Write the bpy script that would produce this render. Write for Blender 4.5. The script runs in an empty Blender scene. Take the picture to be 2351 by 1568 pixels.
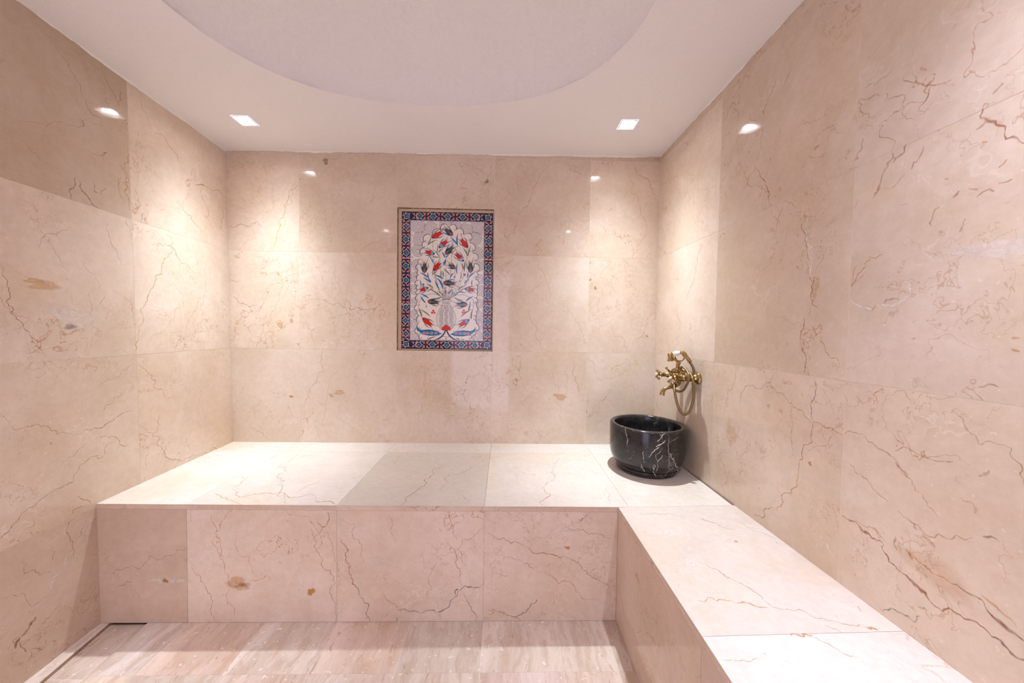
import bpy, math, random
import numpy as np
from mathutils import Vector, Matrix
sc = bpy.context.scene
COL = sc.collection

# ---------------------------------------------------------------- camera
F_PX = 783.57
CAM = np.array([1.6835, -2.1515, 1.2067])
YAW, PIT, ROL = 0.0234, 0.0301, 0.0144
fw = np.array([math.sin(YAW)*math.cos(PIT), math.cos(YAW)*math.cos(PIT), -math.sin(PIT)])
_r = np.array([math.cos(YAW), -math.sin(YAW), 0.]); _u = np.cross(_r, fw)
rt = math.cos(ROL)*_r + math.sin(ROL)*_u
up = -math.sin(ROL)*_r + math.cos(ROL)*_u
cd = bpy.data.cameras.new('camera'); cam = bpy.data.objects.new('camera', cd); COL.objects.link(cam)
cd.sensor_width = 36; cd.lens = F_PX/2351*36; cd.clip_start = .02
m = Matrix.Identity(4)
for i in range(3):
    m[i][0] = rt[i]; m[i][1] = up[i]; m[i][2] = -fw[i]; m[i][3] = CAM[i]
cam.matrix_world = m
sc.camera = cam

# ---------------------------------------------------------------- light, exposure
sc.view_settings.view_transform = 'Standard'
sc.view_settings.look = 'None'
sc.view_settings.gamma = 1
sc.view_settings.use_curve_mapping = False
sc.view_settings.exposure = 0.86
SPOT_W = 100.0
SPOT_ANGLE, SPOT_BLEND, SPOT_POW = 124, .3, 10.0
WORLD_COL, WORLD_STR = (.80, .74, 1.0), 1.5
LAMP_EMIT = 70.0
w = bpy.data.worlds.new('world'); sc.world = w; w.use_nodes = True
bg = w.node_tree.nodes['Background']; bg.inputs[0].default_value = (*WORLD_COL, 1); bg.inputs[1].default_value = WORLD_STR
sc.cycles.use_adaptive_sampling = True; sc.cycles.adaptive_threshold = .09; sc.cycles.max_bounces = 9; sc.cycles.diffuse_bounces = 5; sc.cycles.glossy_bounces = 4; sc.cycles.transparent_max_bounces = 12
sc.cycles.caustics_reflective = False; sc.cycles.caustics_refractive = False

# ---------------------------------------------------------------- the room's measures (metres)
XR, XE = 2.6487, 2.1674          # right wall, inner edge of the right bench
YB, YN = .766, 2.6               # depth of the far bench, depth of the room
Z1, Z2 = 1.6781, 1.0781          # course joints
X0, T = .4118, .6                # first upright joint on the far wall, tile size
SL, SLZ, SR = .0755, -.0158, .012
def cz(x, y): return 2.2821 + .0112*x - .004*y
def LW(d, z): return (SL*d + SLZ*(z-.5), -d, z)
def RW(d, z): return (XR + SR*d, -d, z)
def bz(x, y):
    k = min(1., max(0., -y/YB)); h = min(1., max(0., x/XE))
    if x > XE: h = 1 - (x-XE)/(XR-XE)
    return .4915 - .0095*k*max(0., h)

def ray(px, py): return fw + rt*(px-1175.5)/F_PX - up*(py-784)/F_PX
def hit(px, py, n, d0):
    d = ray(px, py); n = np.array(n, float)
    return CAM + (d0-n@CAM)/(n@d)*d
def on_back(px, py): return hit(px, py, (0,1,0), 0)
def on_left(px, py): return hit(px, py, (1, SL, -SLZ), -SLZ*.5)
def on_right(px, py): return hit(px, py, (1, SR, 0), XR)
def on_front(px, py): return hit(px, py, (0,1,0), -YB)
def on_inner(px, py): return hit(px, py, (1,0,0), XE)
def on_seat(px, py):
    z = .488
    for _ in range(4):
        P = hit(px, py, (0,0,1), z); z = bz(P[0], P[1])
    return P
def at_y(px, py, y): return hit(px, py, (0,1,0), y)

# ---------------------------------------------------------------- helpers
def new_mat(name, base=(.8,.8,.8), rough=.5, metal=0., ior=1.5):
    mt = bpy.data.materials.new(name); mt.use_nodes = True
    b = mt.node_tree.nodes['Principled BSDF']
    b.inputs['Base Color'].default_value = (*base, 1); b.inputs['Roughness'].default_value = rough
    b.inputs['Metallic'].default_value = metal; b.inputs['IOR'].default_value = ior
    return mt, mt.node_tree, b
class NT:
    """small node-writing helper"""
    def __init__(s, nt): s.nt = nt
    def n(s, t, **k):
        o = s.nt.nodes.new(t)
        for a, v in k.items(): setattr(o, a, v)
        return o
    def put(s, sock, v):
        if isinstance(v, bpy.types.NodeSocket): s.nt.links.new(v, sock)
        else: sock.default_value = v
    def math(s, op, a, b=None, c=None, clamp=False):
        o = s.n('ShaderNodeMath', operation=op, use_clamp=clamp)
        for i, v in enumerate((a, b, c)):
            if v is not None: s.put(o.inputs[i], v)
        return o.outputs[0]
    def vmath(s, op, a, b=None):
        o = s.n('ShaderNodeVectorMath', operation=op); s.put(o.inputs[0], a)
        if b is not None:
            if op == 'SCALE': s.put(o.inputs['Scale'], b)
            else: s.put(o.inputs[1], b)
        return o.outputs[0]
    def noise(s, vec, scale, detail=4, rough=.55, dist=0., color=False):
        o = s.n('ShaderNodeTexNoise'); s.put(o.inputs['Vector'], vec)
        o.inputs['Scale'].default_value = scale; o.inputs['Detail'].default_value = detail
        o.inputs['Roughness'].default_value = rough; o.inputs['Distortion'].default_value = dist
        return o.outputs['Color' if color else 'Fac']
    def smooth(s, v, a, b, c=0., d=1.):
        o = s.n('ShaderNodeMapRange', interpolation_type='SMOOTHSTEP'); s.put(o.inputs['Value'], v)
        for i, q in zip((1,2,3,4), (a,b,c,d)): s.put(o.inputs[i], q)
        return o.outputs[0]
    def mix(s, f, a, b, mode='MIX'):
        o = s.n('ShaderNodeMix', data_type='RGBA', blend_type=mode)
        s.put(o.inputs[0], f)
        for i, v in ((6, a), (7, b)):
            s.put(o.inputs[i], (*v, 1) if isinstance(v, tuple) and len(v) == 3 else v)
        return o.outputs[2]
    def attr(s, name, out='Fac'):
        return s.n('ShaderNodeAttribute', attribute_name=name).outputs[out]
    def coord(s): return s.n('ShaderNodeTexCoord').outputs['Object']
    def ridge(s, v, w):
        d = s.math('ABSOLUTE', s.math('SUBTRACT', v, .5))
        return s.smooth(d, 0., w, 1., 0.)

def marble_mat(name, c1, c2, rough=.12, vein=.7, aniso=(1, 1, 1)):
    mt, nt, b = new_mat(name, rough=rough, ior=1.48); q = NT(nt)
    P = q.vmath('ADD', q.coord(), q.attr('toff', 'Vector'))
    wv = q.vmath('SUBTRACT', q.noise(P, 3.2, 3, .6, color=True), (.5, .5, .5))
    P2 = q.vmath('MULTIPLY', q.vmath('ADD', P, q.vmath('SCALE', wv, .22)), aniso)
    tone = q.smooth(q.noise(P2, 2.6, 3, .6), .34, .68)
    col = q.mix(tone, c1, c2)
    # pale clouds
    cloud = q.math('MULTIPLY', q.smooth(q.noise(q.vmath('ADD', P2, (7., 3., 1.)), 1.7, 4, .65), .52, .72), .35)
    col = q.mix(cloud, col, (.80, .68, .58))
    col = q.mix(q.math('MULTIPLY', q.smooth(q.noise(q.vmath('ADD', P2, (11., 5., 3.)), 2.2, 4, .55), .5, .7), .5), col, (.70, .555, .40))
    # mottling, fossils and flecks
    mott = q.noise(P, 38, 5, .72)
    col = q.mix(.13, col, q.mix(q.smooth(mott, .3, .7), (.50, .38, .29), (.92, .82, .73)))
    fl = q.smooth(q.noise(P, 75, 3, .5), .66, .74)
    col = q.mix(q.math('MULTIPLY', fl, .45), col, (.86, .76, .66))
    # hair veins
    m1 = q.smooth(q.noise(P, 2.1, 2, .5), .5, .66)
    v1 = q.math('MULTIPLY', q.ridge(q.noise(P2, 3.1, 5, .58), .0055), m1)
    m2 = q.smooth(q.noise(q.vmath('ADD', P, (3., 9., 4.)), 2.7, 2, .5), .5, .62)
    v2 = q.math('MULTIPLY', q.ridge(q.noise(q.vmath('ADD', P2, (5., 5., 2.)), 8., 4, .62), .010), m2)
    m3 = q.smooth(q.noise(q.vmath('ADD', P, (13., 2., 7.)), 3.3, 2, .5), .56, .68)
    v3 = q.math('MULTIPLY', q.ridge(q.noise(q.vmath('ADD', P2, (1., 15., 9.)), 5., 4, .6), .012), m3)
    col = q.mix(q.math('MULTIPLY', v1, vein*.8), col, (.42, .19, .07))
    col = q.mix(q.math('MULTIPLY', v2, vein*.55), col, (.42, .25, .14))
    col = q.mix(q.math('MULTIPLY', v3, vein*.35), col, (.90, .82, .75))
    # brown specks
    sp = q.smooth(q.noise(q.vmath('ADD', P, (2., 8., 5.)), 52, 4, .6), .685, .73)
    sp = q.math('MULTIPLY', sp, q.smooth(q.noise(P, 4., 2, .5), .48, .6))
    col = q.mix(q.math('MULTIPLY', sp, .6), col, (.40, .22, .11))
    col = q.mix(1., col, q.attr('tint', 'Color'), 'MULTIPLY')
    nt.links.new(col, b.inputs['Base Color'])
    nt.links.new(q.math('ADD', q.math('MULTIPLY', mott, .03), rough-.015), b.inputs['Roughness'])
    return mt

M = {}
M['marble'] = marble_mat('cream_marble', (.655, .53, .42), (.76, .645, .55), rough=.06, vein=.85)
M['seat'] = marble_mat('cream_marble_seat', (.68, .62, .575), (.74, .685, .645), rough=.2, vein=.45)
# travertine
def travertine():
    mt, nt, b = new_mat('travertine', rough=.38); q = NT(nt)
    P = q.vmath('ADD', q.coord(), q.attr('toff', 'Vector'))
    S = q.vmath('MULTIPLY', P, (5., .8, 1.))
    Sd = q.vmath('ADD', S, q.vmath('SCALE', q.noise(P, 4., 3, .5, color=True), .5))
    col = q.mix(q.smooth(q.noise(Sd, 2.2, 6, .65), .3, .7), (.60, .495, .42), (.76, .67, .61))
    col = q.mix(q.math('MULTIPLY', q.smooth(q.noise(Sd, 6., 8, .7), .45, .62), .45), col, (.47, .31, .21))
    col = q.mix(q.math('MULTIPLY', q.smooth(q.noise(Sd, 13., 4, .7), .6, .68), .5), col, (.36, .21, .12))
    col = q.mix(q.math('MULTIPLY', q.smooth(q.noise(P, 62, 3, .5), .66, .70), .7), col, (.90, .86, .84))
    col = q.mix(q.math('MULTIPLY', q.smooth(q.noise(q.vmath('MULTIPLY', P, (1., .5, 1.)), 95, 3, .5), .68, .72), .6), col, (.28, .18, .12))
    col = q.mix(1., col, q.attr('tint', 'Color'), 'MULTIPLY')
    nt.links.new(col, b.inputs['Base Color'])
    bp = q.n('ShaderNodeBump'); bp.inputs['Strength'].default_value = .15; bp.inputs['Distance'].default_value = .002
    nt.links.new(q.noise(Sd, 12., 6, .7), bp.inputs['Height']); nt.links.new(bp.outputs[0], b.inputs['Normal'])
    return mt
M['travertine'] = travertine()
M['grout'] = new_mat('grout', (.84, .75, .67), .8)[0]
M['rough_stone_shade'], nt, b = new_mat('sawn_edge_shade', (.3, .21, .14), .7); q = NT(nt)  # sawn stone, darkened to carry the niche reveal's shade
nt.links.new(q.mix(q.smooth(q.noise(q.vmath('MULTIPLY', q.coord(), (1., 1., 1.)), 45, 6, .7), .35, .65), (.12, .075, .045), (.36, .26, .17)), b.inputs['Base Color'])
def plaster(name, c, scale, dist, st):
    mt, nt, b = new_mat(name, c, .85); q = NT(nt); P = q.coord()
    bp = q.n('ShaderNodeBump'); bp.inputs['Strength'].default_value = st; bp.inputs['Distance'].default_value = dist
    h = q.math('ADD', q.noise(P, scale, 4, .6), q.math('MULTIPLY', q.noise(P, scale*.25, 3, .5), .8))
    nt.links.new(h, bp.inputs['Height']); nt.links.new(bp.outputs[0], b.inputs['Normal'])
    nt.links.new(q.mix(q.smooth(q.noise(P, scale*.7, 5, .7), .3, .7), tuple(v*.965 for v in c), c), b.inputs['Base Color'])
    return mt
M['plaster'] = plaster('painted_plaster', (.88, .87, .865), 150, .002, .35)
M['render'] = plaster('textured_plaster', (.84, .82, .805), 75, .006, .7)
# vein inlays: colour and strength ride on the mesh
def inlay(name, rough):
    mt, nt, b = new_mat(name, rough=rough, ior=1.48); q = NT(nt)
    nt.links.new(q.attr('vcol', 'Color'), b.inputs['Base Color'])
    P = q.coord(); a = q.attr('valpha')
    br = q.math('ADD', q.math('MULTIPLY', q.smooth(q.noise(P, 60, 4, .65), .3, .6), .75), .55)
    a = q.math('MULTIPLY', q.math('MULTIPLY', a, br), 1.4, clamp=True)
    mx = q.n('ShaderNodeMixShader'); tr = q.n('ShaderNodeBsdfTransparent')
    out = [n for n in nt.nodes if n.type == 'OUTPUT_MATERIAL'][0]
    nt.links.new(a, mx.inputs[0]); nt.links.new(tr.outputs[0], mx.inputs[1]); nt.links.new(b.outputs[0], mx.inputs[2]); nt.links.new(mx.outputs[0], out.inputs[0])
    return mt
M['vein'] = inlay('marble_vein', .14)
# metals and the rest
M['brass'], nt, b = new_mat('aged_brass', (.46, .32, .13), .2, 1.); q = NT(nt)
nt.links.new(q.mix(q.smooth(q.noise(q.coord(), 55, 4, .6), .35, .7), (.36, .24, .09), (.56, .41, .19)), b.inputs['Base Color'])
M['hose'], nt, b = new_mat('brass_hose', (.33, .23, .12), .33, 1.); q = NT(nt)
wv = q.n('ShaderNodeTexWave', wave_type='RINGS'); 
nt.links.new(q.attr('along'), wv.inputs['Vector'])
wv.wave_type = 'BANDS'; wv.inputs['Scale'].default_value = 90.
bp = q.n('ShaderNodeBump'); bp.inputs['Strength'].default_value = .5; bp.inputs['Distance'].default_value = .001
nt.links.new(wv.outputs['Fac'], bp.inputs['Height']); nt.links.new(bp.outputs[0], b.inputs['Normal'])
M['porcelain'] = new_mat('white_porcelain', (.85, .84, .84), .08)[0]
M['rubber'] = new_mat('black_rubber', (.02, .02, .02), .5)[0]
M['white_metal'] = new_mat('white_enamel', (.8, .8, .8), .4)[0]
M['dark'] = new_mat('drain_shade', (.015, .012, .012), .6)[0]  # black that paints the shade inside the drain slot
M['black_marble'], nt, b = new_mat('black_marble', rough=.16, ior=1.5); q = NT(nt)
P = q.coord(); n1 = q.noise(P, 22, 6, .7)
col = q.mix(q.smooth(n1, .35, .75), (.012, .011, .011), (.040, .035, .034))
col = q.mix(q.math('MULTIPLY', q.smooth(q.noise(P, 190, 2, .5), .64, .72), .6), col, (.10, .10, .11))
hv = q.math('MULTIPLY', q.ridge(q.noise(q.vmath('ADD', P, (4., 2., 9.)), 9, 5, .6), .006), q.smooth(q.noise(P, 7, 2), .52, .62))
col = q.mix(q.math('MULTIPLY', hv, .6), col, (.45, .42, .40))
nt.links.new(col, b.inputs['Base Color'])
M['bvein'] = inlay('white_vein', .16)
M['glaze'], nt, b = new_mat('painted_glaze', rough=.12); q = NT(nt)
nt.links.new(q.attr('paint', 'Color'), b.inputs['Base Color'])
def emitter(name, c, s):
    mt = bpy.data.materials.new(name); mt.use_nodes = True; nt = mt.node_tree; nt.nodes.clear()
    e = nt.nodes.new('ShaderNodeEmission'); o = nt.nodes.new('ShaderNodeOutputMaterial')
    e.inputs[0].default_value = (*c, 1); e.inputs[1].default_value = s; nt.links.new(e.outputs[0], o.inputs[0]); return mt
M['lamp'] = emitter('lamp_glow', (1., .97, .98), LAMP_EMIT)

class MB:
    """collects faces and links them as ONE mesh object"""
    def __init__(s):
        s.v = []; s.f = []; s.m = []; s.sm = []; s.tint = []; s.toff = []; s.vc = {}; s.va = {}; s.al = {}
        s.mats = []
    def mi(s, mat):
        if mat not in s.mats: s.mats.append(mat)
        return s.mats.index(mat)
    def face(s, pts, mat, tint=(1,1,1), toff=(0,0,0), smooth=False):
        i = len(s.v); s.v += [tuple(map(float, p)) for p in pts]
        s.f.append(tuple(range(i, i+len(pts)))); s._a(mat, tint, toff, smooth)
    def _a(s, mat, tint=(1,1,1), toff=(0,0,0), smooth=False):
        s.m.append(s.mi(mat)); s.sm.append(smooth); s.tint.append(tint); s.toff.append(toff)
    def grid(s, G, mat, closed_u=False, smooth=True, flip=False, tint=(1,1,1), toff=(0,0,0)):
        """G: list of rows of points"""
        i = len(s.v); nr, nc = len(G), len(G[0])
        for r in G: s.v += [tuple(map(float, p)) for p in r]
        for a in range(nr-1):
            for b_ in range(nc if closed_u else nc-1):
                c = (b_+1) % nc
                q = (i+a*nc+b_, i+a*nc+c, i+(a+1)*nc+c, i+(a+1)*nc+b_)
                s.f.append(q[::-1] if flip else q); s._a(mat, tint, toff, smooth)
        return i
    def box(s, lo, hi, mat, **k):
        x0,y0,z0 = lo; x1,y1,z1 = hi
        for q in (((x0,y0,z0),(x0,y1,z0),(x1,y1,z0),(x1,y0,z0)), ((x0,y0,z1),(x1,y0,z1),(x1,y1,z1),(x0,y1,z1)), ((x0,y0,z0),(x1,y0,z0),(x1,y0,z1),(x0,y0,z1)),
                  ((x1,y1,z0),(x0,y1,z0),(x0,y1,z1),(x1,y1,z1)), ((x0,y1,z0),(x0,y0,z0),(x0,y0,z1),(x0,y1,z1)), ((x1,y0,z0),(x1,y1,z0),(x1,y1,z1),(x1,y0,z1))): s.face(q, mat, **k)
    def frame(s, d):
        d = np.array(d, float); d /= np.linalg.norm(d)
        a = np.array([0, 0, 1.]) if abs(d[2]) < .9 else np.array([1., 0, 0])
        u = np.cross(a, d); u /= np.linalg.norm(u); return d, u, np.cross(d, u)
    def lathe(s, o, d, prof, mat, n=32, caps=True, smooth=True):
        """prof: (distance along d, radius)"""
        o = np.array(o, float); d, u, v = s.frame(d)
        G = [[o+d*h+(u*math.cos(2*math.pi*k/n)+v*math.sin(2*math.pi*k/n))*max(r, 1e-5) for k in range(n)] for h, r in prof]
        i = s.grid(G, mat, True, smooth)
        if caps:
            s.f.append(tuple(range(i+n-1, i-1, -1))); s._a(mat)
            j = i+(len(prof)-1)*n; s.f.append(tuple(range(j, j+n))); s._a(mat)
    def ball(s, c, r, mat, n=20, sq=(1,1,1)):
        s.grid([[np.array(c)+np.array([math.sin(t)*math.cos(p)*sq[0], math.sin(t)*math.sin(p)*sq[1], -math.cos(t)*sq[2]])*r for p in np.linspace(0, 2*math.pi, n, endpoint=False)] for t in np.linspace(.001, math.pi-.001, n//2+1)], mat, True)
    def tube(s, path, rad, mat, n=16, caps=True, al=False):
        P = np.array(path, float); T = np.gradient(P, axis=0); T /= np.linalg.norm(T, axis=1)[:, None]
        rad = np.broadcast_to(np.array(rad, float), (len(P),))
        _, u, _ = s.frame(T[0]); G = []
        L = np.concatenate([[0], np.cumsum(np.linalg.norm(np.diff(P, axis=0), axis=1))])
        for k in range(len(P)):
            u = u - T[k]*(u@T[k]); u /= np.linalg.norm(u); v = np.cross(T[k], u)
            G.append([P[k]+(u*math.cos(2*math.pi*j/n)+v*math.sin(2*math.pi*j/n))*rad[k] for j in range(n)])
        i = s.grid(G, mat, True)
        if al:
            for k in range(len(P)):
                for j in range(n): s.al[i+k*n+j] = L[k]
        if caps:
            s.f.append(tuple(range(i+n-1, i-1, -1))); s._a(mat)
            j = i+(len(P)-1)*n; s.f.append(tuple(range(j, j+n))); s._a(mat)
    def build(s, name, parent=None, label=None, cat=None, group=None, kind=None, origin=None):
        me = bpy.data.meshes.new(name)
        V = np.array(s.v)
        if origin is not None: V = V-np.array(origin)
        me.from_pydata(V.tolist(), [], s.f)
        for mt in s.mats: me.materials.append(mt)
        me.polygons.foreach_set('material_index', s.m); me.polygons.foreach_set('use_smooth', s.sm)
        if any(t != (1,1,1) for t in s.tint) or any(t != (0,0,0) for t in s.toff) or any(x in s.mats for x in (M['marble'], M['seat'], M['travertine'])):
            a = me.attributes.new('tint', 'FLOAT_COLOR', 'FACE') if False else me.attributes.new('tint', 'FLOAT_VECTOR', 'FACE')
            a.data.foreach_set('vector', np.array(s.tint, float).ravel())
            a = me.attributes.new('toff', 'FLOAT_VECTOR', 'FACE'); a.data.foreach_set('vector', np.array(s.toff, float).ravel())
        if s.va:
            c = np.zeros((len(V), 3)); al = np.zeros(len(V))
            for k, x in s.vc.items(): c[k] = x
            for k, x in s.va.items(): al[k] = x
            a = me.attributes.new('vcol', 'FLOAT_VECTOR', 'POINT'); a.data.foreach_set('vector', c.ravel())
            a = me.attributes.new('valpha', 'FLOAT', 'POINT'); a.data.foreach_set('value', al)
        if s.al:
            al = np.zeros(len(V))
            for k, x in s.al.items(): al[k] = x
            a = me.attributes.new('along', 'FLOAT', 'POINT'); a.data.foreach_set('value', al)
        me.update()
        o = bpy.data.objects.new(name, me); COL.objects.link(o)
        if origin is not None: o.location = origin
        if parent is not None: o.parent = parent
        tag(o, label, cat, group, kind)
        return o
def tag(o, label=None, cat=None, group=None, kind=None):
    for k, v in (('label', label), ('category', cat), ('group', group), ('kind', kind)):
        if v: o[k] = v
def empty(name, loc, label, cat, group=None):
    o = bpy.data.objects.new(name, None); COL.objects.link(o); o.location = loc; o.empty_display_size = .05
    tag(o, label, cat, group); return o
def part(mb, name, root, **k):
    """a part, whose mesh is kept in its thing's own space"""
    return mb.build(name, parent=root, **k)
def local(mb, root): mb.v = [tuple(np.array(p)-np.array(root.location)) for p in mb.v]

# ---------------------------------------------------------------- veins
VC = {'k': (.36,.29,.20), 'o': (.62,.27,.06), 'b': (.36,.165,.07), 'r': (.40,.12,.04), 'g': (.23,.21,.22), 'd': (.13,.10,.08), 'w': (.93,.87,.83), 'p': (.30,.10,.08), 't': (.48,.27,.13), 'y': (.76,.50,.28)}
vr = random.Random(11)
def ribbon(mb, pts, width, col, alpha, N, mat, lift=.0005, surf=None, rough=.16):
    """a vein along the surface points pts; N: normal (or a function of the point)"""
    P = [np.array(p, float) for p in pts]
    for _ in range(4):
        Q = [P[0]]
        for a, b in zip(P[:-1], P[1:]):
            d = b-a; L = np.linalg.norm(d)
            if L > .009:
                n = N(a) if callable(N) else N
                s = np.cross(d, n); s = s/(np.linalg.norm(s)+1e-9)
                mid = (a+b)/2+s*vr.gauss(0, 1)*L*rough
                if surf: mid = surf(mid)
                Q.append(mid)
            Q.append(b)
        P = Q
    n_ = len(P); i = len(mb.v)
    Pa = np.array(P); T = np.gradient(Pa, axis=0)
    for k in range(n_):
        n = N(Pa[k]) if callable(N) else N
        s = np.cross(T[k], n); s = s/(np.linalg.norm(s)+1e-9)
        e = math.sin(math.pi*(k+.35)/(n_+.0))**.45 if n_ > 2 else 1
        w_ = width*(.55+.9*vr.random())*max(.15, e)/2
        for j in (-1, 0, 1):
            mb.v.append(tuple(Pa[k]+s*j*w_+n*lift))
            mb.vc[i+k*3+j+1] = col; mb.va[i+k*3+j+1] = alpha*(.65+.5*vr.random()) if j == 0 else 0.
    for k in range(n_-1):
        for j in (0, 1):
            mb.f.append((i+k*3+j, i+k*3+j+1, i+k*3+j+4, i+k*3+j+3)); mb._a(mat)
def blotch(mb, c, rx, rz, U, V, N, col, alpha, mat, lift=.0004):
    i = len(mb.v); mb.v.append(tuple(c+N*lift)); mb.vc[i] = col; mb.va[i] = alpha
    n = 22; ph = [vr.random()*6 for _ in range(3)]
    for R_, a_ in ((.6, alpha*.9), (1., 0.)):
        for k in range(n):
            t = 2*math.pi*k/n; q = 1+.22*math.sin(2*t+ph[0])+.16*math.sin(3*t+ph[1])+.1*math.sin(5*t+ph[2])
            mb.vc[len(mb.v)] = col; mb.va[len(mb.v)] = a_
            mb.v.append(tuple(c+(U*math.cos(t)*rx+V*math.sin(t)*rz)*q*R_+N*lift))
    for k in range(n):
        k2 = (k+1) % n
        mb.f.append((i, i+1+k, i+1+k2)); mb._a(mat); mb.f.append((i+1+k, i+1+n+k, i+1+n+k2, i+1+k2)); mb._a(mat)
def draw_veins(mb, spec, org, scale, onf, N, mat=None, lift=None):
    if onf is not on_seat: lift = .00015
    """spec lines: 'colour width_mm alpha x,y x,y ...'; measured on the photograph, laid on the stone's face"""
    N = np.array(N, float); N /= np.linalg.norm(N)
    for ln in spec.strip().splitlines():
        t = ln.split()
        if not t: continue
        pts = [tuple(map(float, q.split(','))) for q in t[3:]]
        P = [onf(x/scale+org[0], y/scale+org[1]) for x, y in pts]
        if t[0][0] == '*':
            U = np.cross(N, (0,0,1.)) if abs(N[2]) < .9 else np.array([1., 0, 0]); V = np.cross(U, N)
            rx, rz = pts[1][0]/scale, pts[1][1]/scale
            k = np.linalg.norm(P[0]-CAM)/F_PX
            blotch(mb, P[0], rx*k, rz*k, U/np.linalg.norm(U), V/np.linalg.norm(V), N, VC[t[0][1]], float(t[2])*(.7 if rx > 15 else .9), mat or M['vein'], **({} if lift is None else {'lift': lift}))
        else: ribbon(mb, P, float(t[1])/1000, VC[t[0]], float(t[2])*(1 if float(t[1]) < 4 else .52 if t[0] == 'b' else .68), N, mat or M['vein'], **({} if lift is None else {'lift': lift}))
def paint_art():
    """Painted ornament of the ceramic panel, rasterised once into vertex colours.
    Units: 1815 wide x 2755 tall, origin at the top left of the glazed field."""
    U0, V0, UW, VH = 268., 235., 1815., 2755.
    NX, NY = 520, 789
    px = UW/(NX-1)
    gx = (U0 + np.arange(NX)*px)[None, :]
    gy = (V0 + np.arange(NY)*(VH/(NY-1)))[:, None]
    img = np.zeros((NY, NX, 3)); img[:] = (.86, .80, .75)
    NAVY=(.012,.012,.06); INK=(.05,.035,.14); RED=(.72,.022,.015); BLUE=(.018,.20,.50); SKY=(.16,.42,.62)
    OLIVE=(.20,.23,.11); WHITE=(.82,.80,.76); CREAM=(.86,.80,.75); BLACK=(.012,.012,.016); LILAC=(.42,.44,.60); YEL=(.8,.6,.12)
    def box(x0, y0, x1, y1):
        i0 = max(0, int((x0-U0)/px)-1); i1 = min(NX, int((x1-U0)/px)+3)
        j0 = max(0, int((y0-V0)/px)-1); j1 = min(NY, int((y1-V0)/px)+3)
        return (slice(j0, j1), slice(i0, i1)) if i1 > i0 and j1 > j0 else None
    def blend(s, cov, col):
        c = np.clip(cov, 0, 1)[..., None]
        img[s] = img[s]*(1-c) + np.array(col)*c
    def disc(x, y, r, col):
        s = box(x-r-4, y-r-4, x+r+4, y+r+4)
        if s is None: return
        X, Y = gx[:, s[1]], gy[s[0]]
        blend(s, .5+(r-np.hypot(X-x, Y-y))/px, col)
    def ring(x, y, r, w, col, a0=None, a1=None):
        s = box(x-r-w-4, y-r-w-4, x+r+w+4, y+r+w+4)
        if s is None: return
        X, Y = gx[:, s[1]], gy[s[0]]
        blend(s, .5+(w/2-np.abs(np.hypot(X-x, Y-y)-r))/px, col)
    def poly(P, col):
        P = np.array(P, float)
        s = box(P[:,0].min()-4, P[:,1].min()-4, P[:,0].max()+4, P[:,1].max()+4)
        if s is None: return
        X, Y = np.broadcast_arrays(gx[:, s[1]], gy[s[0]])
        d = np.full(X.shape, 1e9); ins = np.zeros(X.shape, bool)
        for k in range(len(P)):
            a, b = P[k], P[(k+1) % len(P)]; e = b-a
            t = np.clip(((X-a[0])*e[0]+(Y-a[1])*e[1])/(e@e+1e-9), 0, 1)
            d = np.minimum(d, np.hypot(X-a[0]-t*e[0], Y-a[1]-t*e[1]))
            c = (a[1] > Y) != (b[1] > Y)
            if abs(e[1]) > 1e-9: ins ^= c & (X < e[0]*(Y-a[1])/e[1]+a[0])
        blend(s, .5+np.where(ins, d, -d)/px, col)
    def line(P, w, col):
        P = np.array(P, float)
        for a, b in zip(P[:-1], P[1:]):
            s = box(min(a[0],b[0])-w-3, min(a[1],b[1])-w-3, max(a[0],b[0])+w+3, max(a[1],b[1])+w+3)
            if s is None: continue
            X, Y = gx[:, s[1]], gy[s[0]]; e = b-a
            t = np.clip(((X-a[0])*e[0]+(Y-a[1])*e[1])/(e@e+1e-9), 0, 1)
            blend(s, (.5+(w/2-np.hypot(X-a[0]-t*e[0], Y-a[1]-t*e[1]))/px)*min(1, w/px), col)
    def bez(a, b, c, n=9):
        a, b, c = map(lambda q: np.array(q, float), (a, b, c)); t = np.linspace(0, 1, n)[:, None]
        return (1-t)**2*a+2*t*(1-t)*b+t*t*c
    def blade(a, c, bend, w, col, edge=INK):
        a, c = np.array(a, float), np.array(c, float); d = c-a; n = np.array([-d[1], d[0]])
        L = bez(a, (a+c)/2+n*bend, c, 12)
        T = np.gradient(L, axis=0); N = np.stack([-T[:,1], T[:,0]], 1); N /= np.hypot(*N.T)[:, None]+1e-9
        prof = np.sin(np.pi*np.linspace(0, 1, 12)**.8)[:, None]
        for ww, cc in ((w*.66+5, edge), (w*.66, col)):
            poly(np.vstack([L+N*prof*ww/2, (L-N*prof*ww/2)[::-1]]), cc)
    def tulip(b, t, kind, curl=1):
        b, t = np.array(b, float), np.array(t, float); d = t-b; L = np.hypot(*d); d /= L; n = np.array([-d[1], d[0]])
        Wd = min(52, max(38, L*.25)); f = lambda u, v: b+d*u*L+n*v*Wd
        cup = [f(-.05,0), f(.02,.55), f(.2,.92), f(.45,.9), f(.7,.55), f(1.,.5), f(.78,.22), f(.9,.05), f(.75,-.1), f(1.05,-.3), f(.7,-.55), f(.45,-.9), f(.2,-.92), f(.02,-.55)]
        main = BLACK if kind == 'k' else RED
        side = OLIVE if kind in 'rk' else SKY
        for sg in (1, -1):
            blade(f(.15, .7*sg), f(.95, 1.25*sg), .22*sg, 24, side if sg > 0 else (OLIVE if kind != 'k' else BLUE))
            line(bez(f(.5, .7*sg), f(.95, .5*sg), f(1.3, 1.3*sg)), 7, INK)
        c = np.mean(cup, axis=0)
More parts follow.
